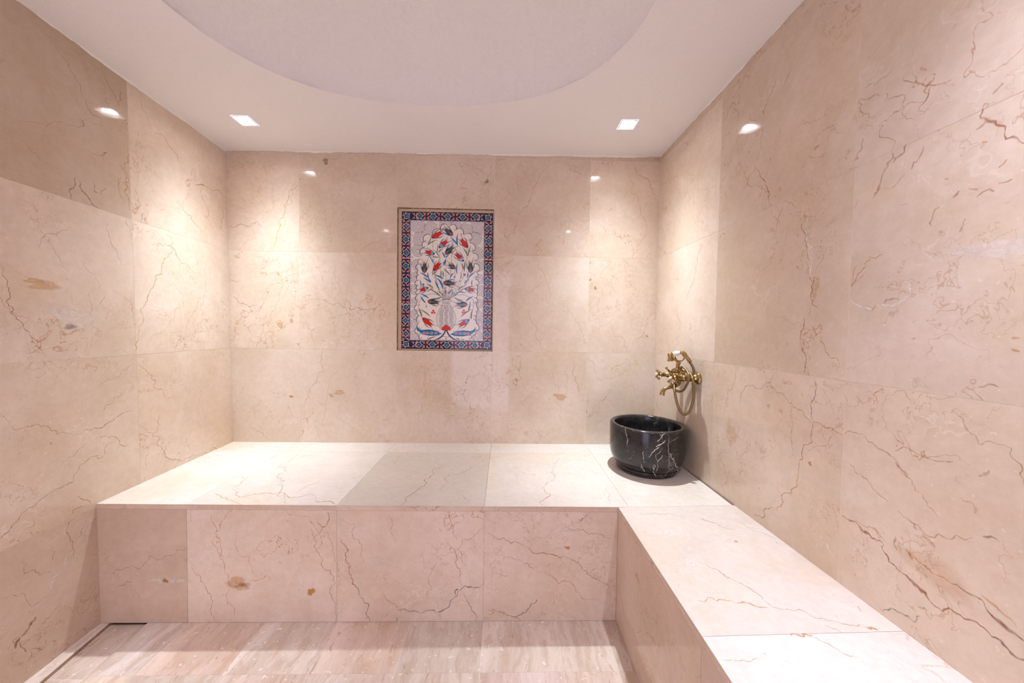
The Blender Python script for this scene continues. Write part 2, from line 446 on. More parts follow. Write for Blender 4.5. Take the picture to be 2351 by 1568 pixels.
        poly([c+(q-c)*1.09 for q in np.array(cup)], INK); poly(cup, main)
        if kind == 'k':
            for v in (-.45, 0, .4): line(bez(f(.25, v*.6), f(.6, v*1.3), f(.9, v)), 4, (.45,.42,.4))
            poly([f(-.02,0), f(.02,.5), f(.22,.6), f(.32,0), f(.22,-.6), f(.02,-.5)], (.14,.17,.13)); disc(*f(-.02, 0), 19, RED)
        else:
            for v in (-.4, .35): line(bez(f(.1, v*.6), f(.5, v*1.4), f(.9, v)), 7, (.12,.03,.02))
            if kind == 'b':
                poly([f(-.04,0), f(0,.6), f(.2,.9), f(.33,.4), f(.24,0), f(.33,-.4), f(.2,-.9), f(0,-.6)], SKY)
            disc(*f(-.03, 0), 17, NAVY)
    B = lambda x, y: (x, y+1567.)
    # --- dotted spiral ground
    rng = random.Random(5)
    cents = [(600,525,150),(835,560,140),(1160,520,150),(1330,520,140),(1555,590,150),(1785,530,150),(640,775,160),(600,1010,140),(1730,745,150),(1760,1040,140),
             (560,1290,110),(1800,1300,110),(545,1560,110),(1820,1560,110),(540,1800,110),(1830,1800,110),(545,2050,110),(1820,2050,110),(560,2300,110),(1800,2300,110),
             (530,2500,100),(1830,2480,110),(550,2730,130),(1770,2700,140),(700,2790,90),(1650,2790,90)]
    for cx, cy, R in cents:
        a = rng.random()*6; r = 22.
        line([(cx+math.cos(q)*(4+q*4.2), cy+math.sin(q)*(4+q*4.2)) for q in np.linspace(0, 5.5, 12)], 5, INK)
        while r < R*1.02:
            a += 14.5/r; r += 14./r*27/6.283
            near = min(((cx+math.cos(a)*r-x)**2+(cy+math.sin(a)*r-y)**2)/(q*q) for x, y, q in cents)
            if near >= (r/R)**2-.25: disc(cx+math.cos(a)*r, cy+math.sin(a)*r, 6.0, INK)
    for _ in range(1500):
        x, y = rng.uniform(470, 1895), rng.uniform(420, 2810)
        if min(((x-cx)**2+(y-cy)**2)/(q*q) for cx, cy, q in cents) > 1.0: disc(x, y, 6, INK)
    # --- cloud field
    circ = [(1110,545,78),(1290,545,72),(970,665,95),(1420,630,82),(780,770,88),(1590,725,80),(760,895,88),(1640,930,95),(705,1035,82),(1710,1125,85),
            (660,1240,70),(1740,1340,90),(610,1340,62),(630,1445,58),(1730,1480,66),(615,1550,56)]
    circ += [(*B(x, y), r) for x, y, r in [(600,100,62),(600,185,46),(605,285,52),(610,395,66),(620,500,52),(605,600,76),(640,700,60),(655,830,90),(650,960,70),(625,1060,84),(710,1160,96),(860,1180,70),
            (1745,70,70),(1745,170,52),(1745,250,52),(1735,330,55),(1725,430,66),(1725,520,56),(1735,610,72),(1725,700,54),(1695,770,76),(1720,870,60),(1735,975,92),(1680,1080,80),(1590,1150,96),(1450,1180,80)]]
    for x, y, r in circ: disc(x, y, r+4, INK); 
    body = [(1110,545),(1290,545),(1420,640),(1590,730),(1640,930),(1710,1125),(1740,1340),(1730,1480),B(1745,70),B(1735,330),B(1725,520),B(1700,770),B(1735,975),B(1600,1160),B(1500,1215),
            B(860,1225),B(710,1180),B(625,1060),B(655,830),B(605,600),B(610,395),B(600,185),(615,1550),(630,1445),(610,1340),(660,1240),(705,1035),(760,895),(780,770),(970,665)]
    for x, y, r in circ: disc(x-(-4 if x < 1200 else 4), y+3, r-3, CREAM)
    poly(body, CREAM)
    for x, y, r in circ:
        sg = 1 if x > 1200 else -1
        line([(x+sg*(r-6)*math.cos(q)*(1-k*.035), y+(r-6)*math.sin(q)*(1-k*.035)) for k, q in enumerate(np.linspace(.5, -1.0 if rng.random()<.5 else 2.2, 8))], 6, INK)
        if r > 60: line([(x+sg*r*.55+sg*math.cos(q)*(4+q*5), y+r*.5+math.sin(q)*(4+q*5)) for q in np.linspace(0, 4.5, 9)], 6, INK)
    # --- stems
    root = B(1165, 420)
    fl = [((885,740),(1090,620),'r'),((1270,680),(1100,550),'k'),((1570,915),(1430,750),'r'),((1025,930),(1190,790),'b'),((1150,1060),(1310,900),'k'),((905,1065),(720,1025),'b'),
          ((1490,1190),(1330,1040),'b'),((720,1440),(730,1230),'k'),((920,1390),(1040,1230),'r'),((1330,1350),(1190,1270),'k'),((1645,1420),(1640,1200),'k'),
          (B(1120,80),B(1370,95),'k'),(B(780,190),B(620,250),'b'),(B(1550,195),B(1740,220),'b'),(B(810,460),B(1040,485),'k'),(B(1570,510),B(1340,515),'k'),(B(710,815),B(900,965),'r'),(B(1610,830),B(1410,955),'b')]
    for k, (b, t, c) in enumerate(fl[:14]):
        dx = b[0]-root[0]
        L = bez(b, (b[0]*.72+root[0]*.28+dx*.25, root[1]-260), (root[0]+dx*.08, root[1]), 16)
        line(L, 7, (.30,.22,.20))
        for m in (4, 7, 10, 12):
            q = L[m]; s = 1 if m % 2 else -1
            line([q, q+np.array([s*22, -18])], 5, INK); disc(q[0]+s*24, q[1]-20, 6, INK)
    line(bez(B(640,430), B(560,600), B(700,800), 12), 7, INK); line(bez(B(1700,400), B(1740,600), B(1620,820), 12), 7, INK)
    line(bez(B(640,430), B(800,260), B(1000,330)), 6, INK); line(bez(B(1690,400), B(1500,270), B(1330,340)), 6, INK)
    # --- leaves: (base, tip, bend, width, colour)
    bl, ol = BLUE, OLIVE
    for a, c, bd, w, col in [((770,910),(865,680),.12,26,ol),((775,905),(985,790),-.15,26,ol),((1385,900),(1220,720),.12,38,bl),((1385,910),(1390,640),-.16,38,bl),
        ((1590,1120),(1480,920),.1,34,ol),((1595,1110),(1650,880),-.12,32,ol),((975,1050),(1110,960),-.1,24,ol),((960,1050),(985,860),.12,20,ol),((1020,1135),(900,980),.1,22,ol),((1020,1135),(860,1115),-.1,24,ol),
        ((1100,1300),(1150,1160),.05,52,bl),((1130,1150),(1060,1020),.12,38,bl),((1140,1150),(1220,1080),-.15,28,bl),((900,1275),(775,1080),.2,30,bl),((1370,1470),(1385,1240),-.12,34,bl),
        ((1520,1410),(1440,1230),.1,30,ol),((1520,1410),(1545,1180),-.1,32,ol),((1240,1500),(1090,1370),.15,30,ol),((1230,1560),(1320,1440),-.15,30,bl),((800,1560),(625,1450),.15,38,bl),((810,1560),(790,1440),-.15,36,bl),
        ((880,1500),(890,1350),.1,26,ol),((890,1500),(1000,1400),-.15,26,ol),((1040,1540),(1050,1400),.15,28,ol),((1110,1540),(1095,1400),-.1,28,bl),((1110,1575),(915,1500),.15,44,bl),((1580,1560),(1590,1410),.1,30,bl),((1600,1550),(1750,1415),-.15,38,bl),
        ((1320,1560),(1340,1480),.1,22,ol),((1440,1570),(1460,1440),.1,24,ol),
        (B(850,90),B(690,-20),.14,36,bl),(B(870,80),B(790,-40),-.12,30,bl),(B(1100,210),B(960,-30),.18,52,bl),(B(1030,210),B(935,30),-.12,34,bl),(B(910,200),B(760,110),.15,30,ol),(B(900,200),B(765,280),.15,22,ol),
        (B(1170,330),B(1110,180),.1,24,bl),(B(1190,300),B(1280,180),.2,32,bl),(B(1290,330),B(1300,200),-.15,26,bl),(B(1390,240),B(1540,120),-.15,34,ol),(B(1400,240),B(1580,270),.15,24,ol),(B(1520,110),B(1620,-10),-.15,34,bl),
        (B(1680,140),B(1690,0),-.2,26,bl),(B(650,170),B(625,20),.2,26,bl),(B(1050,350),B(840,230),.12,32,ol),(B(1080,360),B(850,410),-.18,34,ol),(B(1130,360),B(980,250),.1,28,ol),(B(1310,360),B(1500,230),-.18,26,bl),(B(1310,360),B(1510,420),.25,24,bl),
        (B(820,405),B(620,300),.12,38,bl),(B(760,500),B(640,340),-.1,40,bl),(B(1550,450),B(1715,340),-.12,38,bl),(B(1605,660),B(1650,440),.05,36,bl),(B(680,800),B(610,590),.12,36,ol),(B(850,770),B(620,620),.12,32,ol),
        (B(1450,775),B(1690,600),-.12,36,ol),(B(1670,820),B(1690,610),-.1,40,ol),(B(790,1240),B(970,1170),-.1,32,ol),(B(1450,1240),B(1360,1190),.1,30,ol),(B(770,600),B(755,520),.05,18,bl)]:
        blade(a, c, bd, w, col)
    for k in range(7):
        x = 1105+k*20; line(bez((x+ (x-1165)*1.2, B(0,240)[1]), (x, B(0,380)[1]), (1165+(x-1165)*.9, B(0,520)[1])), 12, (.38,.36,.36))
    # --- vase
    half = [(1080,420),(1095,520),(1040,600),(990,700),(970,800),(985,900),(1030,980),(1090,1035)]
    vase = [B(x, y) for x, y in half]+[B(2330-x, y) for x, y in half[::-1]]
    c0 = np.array(B(1165, 760))
    poly([c0+(np.array(q)-c0)*1.03 for q in vase], INK); poly(vase, (.76,.73,.70))
    for cx in (1060, 1165, 1275):
        for k in range(30):
            for j in (-1, 0, 1):
                y = 470+k*19; x = cx+j*22+8*math.sin(k*.9)
                hw = np.interp(y, [q[1] for q in half], [1165-q[0] for q in half])-16
                if abs(x-1165) < hw: disc(*B(x, y), 6.4, INK)
    for sg in (-1, 1):
        line([B(1165+sg*q, y) for q, y in ((45,430),(35,560),(70,700),(75,850),(40,960))], 9, (.32,.31,.42))
        line([B(1165+sg*q, y) for q, y in ((95,430),(60,500),(80,560))], 6, INK)
    # --- foot carnation, stems and saz leaves
    for sg in (-1, 1):
        line(bez(B(1165+sg*12, 1040), B(1165+sg*60, 1200), B(1165+sg*235, 1245), 12), 28, (.05,.05,.13))
        P = [(80,1125),(190,1060),(330,1030),(480,1045),(560,1000),(575,930),(570,1050),(470,1130),(330,1165),(190,1160)]
        poly([B(1165+sg*x, y-8 if sg < 0 else y) for x, y in [(a*1.03, 1098+(b-1098)*.92) for a, b in P]], NAVY)
        poly([B(1165+sg*x, (y-8 if sg < 0 else y)) for x, y in [(a, 1098+(b-1098)*.8) for a, b in P]], BLUE)
        for x in (205, 290, 375, 445):
            for q in range(6): disc(*B(1165+sg*(x+26*math.cos(q)), 1100+22*math.sin(q)), 8, (.45,.6,.72))
            disc(*B(1165+sg*x, 1100), 19, RED); disc(*B(1165+sg*x, 1100), 6, YEL)
        for k in range(11): disc(*B(1165+sg*(150+k*34), 1050+abs(k-4)*3), 9, NAVY); disc(*B(1165+sg*(150+k*32), 1152-abs(k-4)*3), 9, NAVY)
    for x, y, r in ((1125,1000,38),(1210,1000,38),(1167,975,42),(1100,1015,22),(1235,1015,22)): disc(*B(x, y), r+4, (.25,.02,.02))
    for x, y, r in ((1125,1000,38),(1210,1000,38),(1167,975,42),(1100,1015,22),(1235,1015,22)): disc(*B(x, y), r, RED)
    for x, y in ((905,675), (1518,660)):
        for q in range(3): disc(*B(x+27*math.cos(q*2.1+.5), y+27*math.sin(q*2.1+.5)), 21, RED); 
        disc(*B(x, y), 6, (.85,.8,.7))
    for q in (-1, 0, 1): line(bez(B(1165,1245), B(1165+q*12,1180), B(1165+q*50,1170)), 8, (.3,.3,.3)); disc(*B(1165+q*52, 1168), 9, INK)
    disc(*B(700,125), 24, INK); disc(*(1525,1478), 24, INK); disc(*B(700,125), 7, CREAM); disc(1525, 1478, 7, CREAM)
    for b, t, c in fl: tulip(b, t, c)
    for _ in range(150):
        x, y = rng.uniform(700, 1640), rng.uniform(700, 1900); disc(x, y, 5, INK)
    # --- border
    u0, u1, v0, v1 = 268, 2083, 235, 2990; bw = 172
    for P in ([(u0,v0),(u1,v0),(u1,v0+bw),(u0,v0+bw)],[(u0,v1-bw),(u1,v1-bw),(u1,v1),(u0,v1)],[(u0,v0),(u0+bw,v0),(u0+bw,v1),(u0,v1)],[(u1-bw,v0),(u1,v0),(u1,v1),(u1-bw,v1)]): poly(P, NAVY)
    ib = bw+12
    line([(u0+ib,v0+ib),(u1-ib,v0+ib),(u1-ib,v1-ib),(u0+ib,v1-ib),(u0+ib,v0+ib)], 14, LILAC)
    def motif(cx, cy, ax, ay, sg):
        # (ax, ay): along the band, sg: which way the palmette points
        f = lambda s, t: (cx+ax*s-ay*t*sg, cy+ay*s+ax*t*sg)
        for m in (-1, 1):
            line([f(m*8,62), f(m*40,35), f(m*66,6), f(m*44,-22), f(m*22,-50), f(m*50,-66)], 8, WHITE)
            line([f(m*66,6), f(m*92,14)], 8, (.6,.66,.66))
            poly([f(m*10,46), f(m*34,22), f(m*42,2), f(m*22,-14), f(m*8,10)], (.04,.14,.26))
            line([f(m*18,-60), f(m*4,-34)], 6, (.45,.6,.65))
        poly([f(0,50), f(15,22), f(0,-26), f(-15,22)], BLACK); line([f(-12,-18), f(0,30), f(12,-18)], 6, SKY)
    def reds(cx, cy, ax, ay):
        f = lambda s, t: (cx+ax*s-ay*t, cy+ay*s+ax*t)
        for m in (-1, 1):
            for q in (-1, 1):
                P = [f(m*14,q*56), f(m*74,q*70), f(m*48,q*40), f(m*38,q*22), f(m*18,q*20), f(m*26,q*40)]
                c = np.mean(P, axis=0)
                poly([c+(np.array(p_)-c)*1.17 for p_ in P], WHITE); poly(P, RED); disc(*f(m*32, q*42), 8, (.85,.5,.2))
    hb = bw/2
    tops = [620,890,1180,1475,1750]; sides = [530,790,1055,1325,1607,1877,2150,2420,2690]
    for k, x in enumerate(tops):
        for y, s0 in ((v0+hb, 1), (v1-hb, -1)): motif(x, y, 1, 0, s0*(1 if k % 2 else -1))
    xs = [455]+tops+[1915]
    for a, b in zip(xs[:-1], xs[1:]):
        for y in (v0+hb, v1-hb): reds((a+b)/2, y, 1, 0) if b-a > 180 else [reds((a+b)/2, y, .8, 0)]
    for k, y in enumerate(sides):
        for x, s0 in ((u0+hb, 1), (u1-hb, -1)): motif(x, y, 0, 1, s0*(1 if k % 2 else -1))
    ys = [395]+sides+[2830]
    for a, b in zip(ys[:-1], ys[1:]):
        for x in (u0+hb, u1-hb): reds(x, (a+b)/2, 0, 1)
    for x, y, s1, s2 in ((u0+hb+8,v0+hb+4,1,1),(u1-hb-8,v0+hb+4,-1,1),(u0+hb+8,v1-hb-4,1,-1),(u1-hb-8,v1-hb-4,-1,-1)):
        motif(x, y, .7, -.7*s1*s2, 1 if s2 > 0 else -1); disc(x-s1*62, y-s2*52, 13, RED)
    line([(u0+4,v0+4),(u1-4,v0+4),(u1-4,v1-4),(u0+4,v1-4),(u0+4,v0+4)], 14, NAVY)
    return img, NX, NY

# ================================================================ STRUCTURE
tr = random.Random(3)
def tvar(a=.05):
    k = 1+tr.uniform(-a, a); h = tr.uniform(-.012, .012); return (k+h, k, k-h)
def tile(mb, mp, q, N, mat, tint, depth=.0005, gap=.0006, n=1):
    """q: four (u, v) corners, counter-clockwise seen from the room; mp maps (u, v) to the room"""
    q = np.array(q, float); c = q.mean(axis=0)
    e = np.sign(q-c)*gap
    N = np.array(N, float)
    P = [np.array(mp(*x)) for x in (q-e)]
    off = (tr.uniform(0, 50), tr.uniform(0, 50), tr.uniform(0, 50))
    if n > 1:
        g = q-e; A, B, C, D = g
        mb.grid([[mp(*((A*(1-a)+B*a)*(1-b)+(D*(1-a)+C*a)*b)) for a in np.linspace(0, 1, n+1)] for b in np.linspace(0, 1, n+1)], mat, smooth=False, tint=tint, toff=off)
    else: mb.face(P, mat, tint, off)
    for k in range(4):
        a, b = P[k], P[(k+1) % 4]
        mb.face([b, a, a-N*depth, b-N*depth], mat, tint, off)
MARB, GR = M['marble'], M['grout']
# --- far wall, tiled round the niche
NX0, NX1, NZ0, NZ1 = 1.0125, 1.6115, 1.0775, 1.9625
mb = MB()
xs = [None, X0, X0+T, X0+2*T, X0+3*T, XR]
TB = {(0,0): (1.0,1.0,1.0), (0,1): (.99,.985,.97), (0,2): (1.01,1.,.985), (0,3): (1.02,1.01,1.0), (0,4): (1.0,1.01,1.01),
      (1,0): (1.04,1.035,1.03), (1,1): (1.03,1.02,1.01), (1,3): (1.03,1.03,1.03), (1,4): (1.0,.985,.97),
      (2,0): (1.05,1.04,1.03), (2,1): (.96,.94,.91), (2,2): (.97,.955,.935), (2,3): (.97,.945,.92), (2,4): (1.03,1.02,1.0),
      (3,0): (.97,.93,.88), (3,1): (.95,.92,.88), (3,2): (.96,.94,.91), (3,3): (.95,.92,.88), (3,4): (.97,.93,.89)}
zr = [.44, Z2, Z1, Z1+T, None]
for r in range(4):
    for c in range(5):
        if (r, c) == (1, 2): continue
        a, b = xs[c], xs[c+1]; z0, z1 = zr[r], zr[r+1]
        if (r, c) == (2, 2): z0 = NZ1
        f = lambda x, z: (x, 0, z)
        za = z1 if z1 else cz(a or 0, 0)+.002; zb_ = z1 if z1 else cz(b, 0)+.002
        xa0 = a if a is not None else LW(0, z0)[0]; xa1 = a if a is not None else LW(0, za)[0]
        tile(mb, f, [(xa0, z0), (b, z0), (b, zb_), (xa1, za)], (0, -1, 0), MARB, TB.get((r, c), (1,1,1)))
for lo, hi in (((-.06, .0005, 0), (NX0, .05, 2.33)), ((NX1, .0005, 0), (XR+.03, .05, 2.33)), ((NX0, .0005, 0), (NX1, .05, NZ0)), ((NX0, .0005, NZ1), (NX1, .05, 2.33)), ((NX0-.01, .05, NZ0-.01), (NX1+.01, .09, NZ1+.01))):
    mb.box(lo, hi, GR)
# sawn reveal of the niche, recess shade painted into its dark stone
RS = M['rough_stone_shade']
NIN = .016
for q in (((NX0,0,NZ1),(NX1,0,NZ1),(NX1,NIN,NZ1-.003),(NX0,NIN,NZ1-.003)), ((NX0,0,NZ0),(NX0,0,NZ1),(NX0+.003,NIN,NZ1),(NX0+.003,NIN,NZ0)), ((NX1,0,NZ1),(NX1,0,NZ0),(NX1-.001,NIN,NZ0),(NX1-.001,NIN,NZ1)), ((NX1,0,NZ0),(NX0,0,NZ0),(NX0,NIN,NZ0+.001),(NX1,NIN,NZ0+.001))):
    mb.face(q, RS)
draw_veins(mb, """
o 3.5 .8 415,160 385,240 345,350 310,450 285,545
w 3 .5 410,170 380,245 338,352 303,452
g 3.5 .75 50,425 110,415 140,420 180,408 235,430
g 2 .5 300,480 340,500 370,530
y 2 .5 190,450 130,510 110,550
g 3.5 .7 60,775 100,805 130,820 200,830
g 2.5 .6 65,705 110,705
y 3 .7 385,590 350,680 310,770 280,860 265,920 230,970 190,1020 165,1045
w 2.5 .4 410,620 350,750 320,860 280,900
o 2 .5 265,920 275,1000 255,1050
y 2.5 .5 250,750 230,830 200,880
o 2 .6 600,600 605,680 630,760 650,840 680,960 700,1050
b 2.5 .75 430,810 480,800 530,800 600,830 650,845 700,850 760,850 820,840 895,858
y 3 .6 430,805 455,780 480,775 470,800
b 2 .6 425,870 450,920 480,980 505,1045
*y 0 .55 320,932 16,12
*y 0 .5 380,912 10,10
*y 0 .5 625,1280 32,11
*y 0 .5 585,1295 14,8
*o 0 .5 378,1300 10,6
r 2 .8 545,1055 525,1130 480,1250 430,1350
y 2.5 .5 620,1120 580,1200 570,1290 550,1400 530,1520
d 2 .75 165,1440 220,1485 260,1520
w 7 .5 150,1230 115,1300 100,1360
w 6 .4 140,1400 175,1435
b 2 .7 640,55 590,80 560,90
*k 0 .8 555,90 13,13
r 2 .6 690,553 750,540 800,505 870,485
b 1.6 .6 620,90 650,130 690,190 740,220
d 3 .6 750,140 775,130
b 2 .5 800,200 780,300 815,270
b 1.6 .5 660,380 700,400 740,385
t 2 .4 610,1395 700,1460 740,1500
o 2 .5 645,990 640,1005 650,1015
t 1.6 .5 240,80 250,180 200,260
t 1.6 .4 80,310 110,350
""", (500, 330), 2.24, on_back, (0, -1, 0))
draw_veins(mb, """
b 2.2 .85 345,75 320,130 280,190 240,270 200,350 160,430 130,475 110,520 82,508
b 3 .6 430,90 445,130 490,150 515,160
b 2 .6 455,100 475,140
w 5 .75 435,365 437,385 450,400 490,410 520,402 550,385
r 2 .7 725,100 755,180 760,250 795,290 805,340 825,390 835,460 790,520 770,580
r 3 .8 770,100 820,170 860,210 865,250 890,270 895,315
r 2 .6 900,185 870,200
b 2 .6 540,285 548,330 552,345
o 1.8 .6 880,850 840,920 790,1000 745,1070
t 2 .6 280,600 310,660 320,700 340,790 360,830
t 1.8 .5 320,700 270,740 200,780
b 2.2 .7 235,850 250,920 270,990 300,1060
t 1.6 .5 60,590 95,660 100,760
t 2 .55 140,740 160,820 150,870
w 3 .5 50,840 100,900 160,945
t 2 .55 430,820 460,890 500,950 540,1050
w 4 .5 510,830 520,870
o 3 .7 690,980 725,1010 740,1070
o 2 .6 655,930 670,990 710,1000
*o 0 .6 575,742 8,9
*o 0 .6 550,700 6,6
*y 0 .6 840,989 9,5
r 2.2 .8 440,1085 455,1170 480,1230 525,1335
o 1.8 .5 330,1085 370,1150 385,1250 400,1350 410,1440
*y 0 .6 395,1302 40,17
d 3 .6 635,1295 610,1325
r 2 .6 615,1425 570,1450
d 2 .6 655,1505 610,1535
b 1.8 .5 540,1400 570,1350 630,1300 650,1230
w 3 .4 780,1290 740,1240 640,1260
b 2 .7 55,95 30,160 15,195
*k 0 .7 17,195 10,10
b 2 .6 25,1190 0,1280 30,1340
w 5 .4 85,1330 100,1315
t 1.6 .5 45,1140 70,1220 60,1280
o 1.5 .5 130,1075 160,1140
b 2.5 .6 840,300 835,310
t 1.6 .5 640,700 690,760 700,800
""", (1110, 330), 2.24, on_back, (0, -1, 0))
draw_veins(mb, """
r 1.8 .6 985,828 978,870 975,905 960,950 951,1008
t 1.6 .5 1085,840 1120,870
b 1.6 .5 1000,400 1010,440
""", (0, 0), 1, on_back, (0, -1, 0))
mb.build('wall_far', kind='structure')

# --- left wall
mb = MB(); f = lambda d, z: LW(d, z)
NL = np.array([1, SL, -SLZ]); NL /= np.linalg.norm(NL)
ds = [0, .5846, 1.1846, 1.7846, 2.3846, YN]
zl = [0, .478, Z2, Z1, None]
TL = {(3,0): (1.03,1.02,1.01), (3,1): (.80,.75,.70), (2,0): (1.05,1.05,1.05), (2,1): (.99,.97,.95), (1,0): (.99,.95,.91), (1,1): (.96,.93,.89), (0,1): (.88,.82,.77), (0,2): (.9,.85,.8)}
for r in range(4):
    for c in range(5):
        z0 = zl[r]; z1 = zl[r+1]
        za = z1 if z1 else cz(0, -ds[c+1])+.002; zb_ = z1 if z1 else cz(0, -ds[c])+.002
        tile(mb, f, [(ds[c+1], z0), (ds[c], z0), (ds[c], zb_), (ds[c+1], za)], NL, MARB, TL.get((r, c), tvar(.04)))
B_ = [np.array(LW(d, z)) for d, z in ((YN, 0), (0, 0), (0, 2.33), (YN, 2.33))]
mb.face([p-NL*.0005 for p in B_], GR); mb.face([p-NL*.05 for p in B_[::-1]], GR)
draw_veins(mb, """
b 2 .7 320,230 365,320 385,350 440,430 480,500 520,590 530,620
w 4 .6 470,640 490,720 515,800
d 3 .7 515,765 532,818
b 2.5 .7 565,640 585,730 640,755 665,790
b 1.6 .6 120,770 330,785 440,808 530,815 600,800 665,805
d 3 .75 485,1140 475,1210 462,1285
d 3.5 .75 505,1150 530,1230 580,1290 610,1325 640,1345
t 1.8 .5 130,900 240,1000 310,1050 370,1085
b 5 .45 640,460 690,530 715,580 745,620 765,690
o 9 .35 770,590 775,640 765,680
o 5 .55 750,1050 790,1090 810,1150 800,1230 830,1290 825,1350
o 4 .55 820,960 800,1050 820,1130 790,1180 830,1240
o 5 .45 770,1130 760,1200 800,1300
w 3 .5 800,1270 830,1265 825,1290
b 3 .5 580,1150 610,1190 600,1230 650,1250 690,1200
b 2.5 .5 560,960 620,1000 690,980 670,1060
o 2.5 .6 900,610 930,720 960,790 1000,860 1070,915 1110,960 1140,1030 1170,1080 1210,1130 1245,1180
o 6 .9 1245,1180 1300,1190 1340,1210
r 3 .9 1340,1210 1410,1225 1455,1265
r 2.5 .7 1300,1200 1310,1290 1340,1360 1350,1450
o 4 .75 1415,1310 1425,1420 1450,1500
r 3 .7 1135,1295 1165,1320 1200,1370 1260,1450 1290,1500
t 2 .5 850,990 860,1050 880,1100
t 1.8 .5 970,1180 990,1240 1010,1280
""", (0, 0), 2.8, on_left, NL)
draw_veins(mb, """
o 4 .9 885,380 850,430 800,520 780,590 760,650 735,720 712,790
o 3 .9 712,790 712,850 705,905
g 3 .7 780,365 850,352 885,375 905,410 925,440 965,475 1035,515
g 2 .6 860,305 890,350 885,375
g 2 .6 795,285 815,310
o 2 .6 1090,470 1060,550 1040,640 1000,700 950,800 890,890
w 3 .5 1050,620 1030,680
y 2 .5 980,560 920,650 900,740 850,800 760,890
y 4 .5 1015,480 1022,440
o 2 .6 1045,890 1040,760 1070,600
r 2.5 .75 710,980 760,1020 800,1060 840,1110 855,1160
o 3 .8 820,1240 810,1310 785,1345
r 2.5 .8 715,1290 770,1330 795,1350 820,1400 850,1455 900,1465 975,1455 1025,1440
r 3 .8 1020,1445 1060,1430 1110,1410 1150,1390
t 2 .5 780,1380 750,1470 735,1520
b 2 .6 855,1160 900,1145
r 2 .6 955,1350 970,1400 975,1425
t 1.6 .6 700,970 650,1000 560,1050 480,1100
t 2 .5 640,1120 540,1200 530,1230
b 3 .7 690,1215 620,1235 560,1275 520,1305 450,1310 390,1340
b 2.2 .55 390,1340 330,1330 270,1320 130,1300 0,1230
r 2.5 .6 510,1350 560,1355 610,1365 660,1400
b 2.5 .6 590,1380 540,1430 480,1450 430,1490 375,1568
t 2 .5 450,1380 400,1420 310,1500
b 2.5 .7 0,450 40,550 50,620 60,680 120,775 180,850 230,930
b 1.8 .5 0,570 50,700 110,810
b 2 .6 345,275 290,320 210,350 200,380
t 1.8 .5 155,230 220,300 260,360 310,440 350,500
t 1.6 .5 440,440 490,520 520,580
b 2 .6 550,240 560,300 565,330 600,390 630,465
d 2.5 .6 650,235 655,265
t 2 .5 655,265 670,300 680,340
b 2 .5 455,610 475,680 480,740
d 2 .6 540,620 515,675
d 2 .5 520,570 510,600
o 2.5 .5 640,620 670,670 690,760
w 8 .35 480,750 490,820
*y 0 .55 235,575 48,14
*y 0 .45 180,548 30,8
*w 0 .35 370,740 60,50
*g 0 .3 365,785 25,8
d 5 .35 340,530 350,545
b 1.8 .5 250,800 215,830 105,910
""", (0, 400), 2.24, on_left, NL)
draw_veins(mb, """
b 6 .6 570,0 520,40 480,60 430,75
b 4 .6 430,75 400,100 300,165 240,215 170,260
b 3 .6 170,260 90,360 0,460
b 3 .55 700,190 650,160 590,130
b 3 .6 650,200 600,220 560,240 565,265
r 14 .65 272,1060 245,1100 228,1130
r 7 .6 228,1130 205,1165 165,1205
p 12 .65 150,1215 130,1250 115,1305
r 4 .5 150,1210 100,1240 75,1290 60,1310
r 4 .5 150,1230 160,1290 200,1330
t 3 .5 220,1320 300,1305 350,1290
b 3 .5 240,1330 220,1400
b 2.5 .5 590,300 530,330 510,410 540,470 560,530 570,600
d 2 .5 400,550 385,650
t 2.5 .5 130,660 270,700 340,715 400,720
w 16 .45 510,600 490,660
w 20 .55 445,700 420,750 400,800 390,850
t 2 .5 0,920 180,880 420,860
w 4 .4 520,690 620,560 710,300
t 2 .4 480,940 380,1060 300,1110
d 3 .5 640,370 600,460
w 3 .5 620,1005 700,985
""", (0, 1100), 3.35, on_left, NL)
mb.build('wall_left', kind='structure')

# --- right wall
mb = MB(); f = lambda d, z: RW(d, z)
NR = np.array([-1, -SR, 0.]); NR /= np.linalg.norm(NR)
ds = [0, .6, 1.2, 1.8, 2.4, YN]; zl = [.44, Z2, Z1, Z1+T, None]
TR = {(2,0): (1.04,1.03,1.02), (2,1): (.93,.90,.87), (2,2): (.92,.90,.89), (1,0): (1.03,1.02,1.01), (1,1): (.93,.90,.86), (1,2): (.94,.92,.905),
      (0,0): (.97,.95,.92), (0,1): (.97,.94,.9), (0,2): (1.0,.98,.95), (3,0): (.95,.91,.87), (3,1): (.93,.89,.85)}
for r in range(4):
    for c in range(5):
        z0 = zl[r]; z1 = zl[r+1]
        za = z1 if z1 else cz(XR, -ds[c])+.002; zb_ = z1 if z1 else cz(XR, -ds[c+1])+.002
        tile(mb, f, [(ds[c], z0), (ds[c+1], z0), (ds[c+1], zb_), (ds[c], za)], NR, MARB, TR.get((r, c), tvar(.04)))
B_ = [np.array(RW(d, z)) for d, z in ((0, 0), (YN, 0), (YN, 2.33), (0, 2.33))]
mb.face([p-NR*.0005 for p in B_], GR); mb.face([p-NR*.05 for p in B_[::-1]], GR)
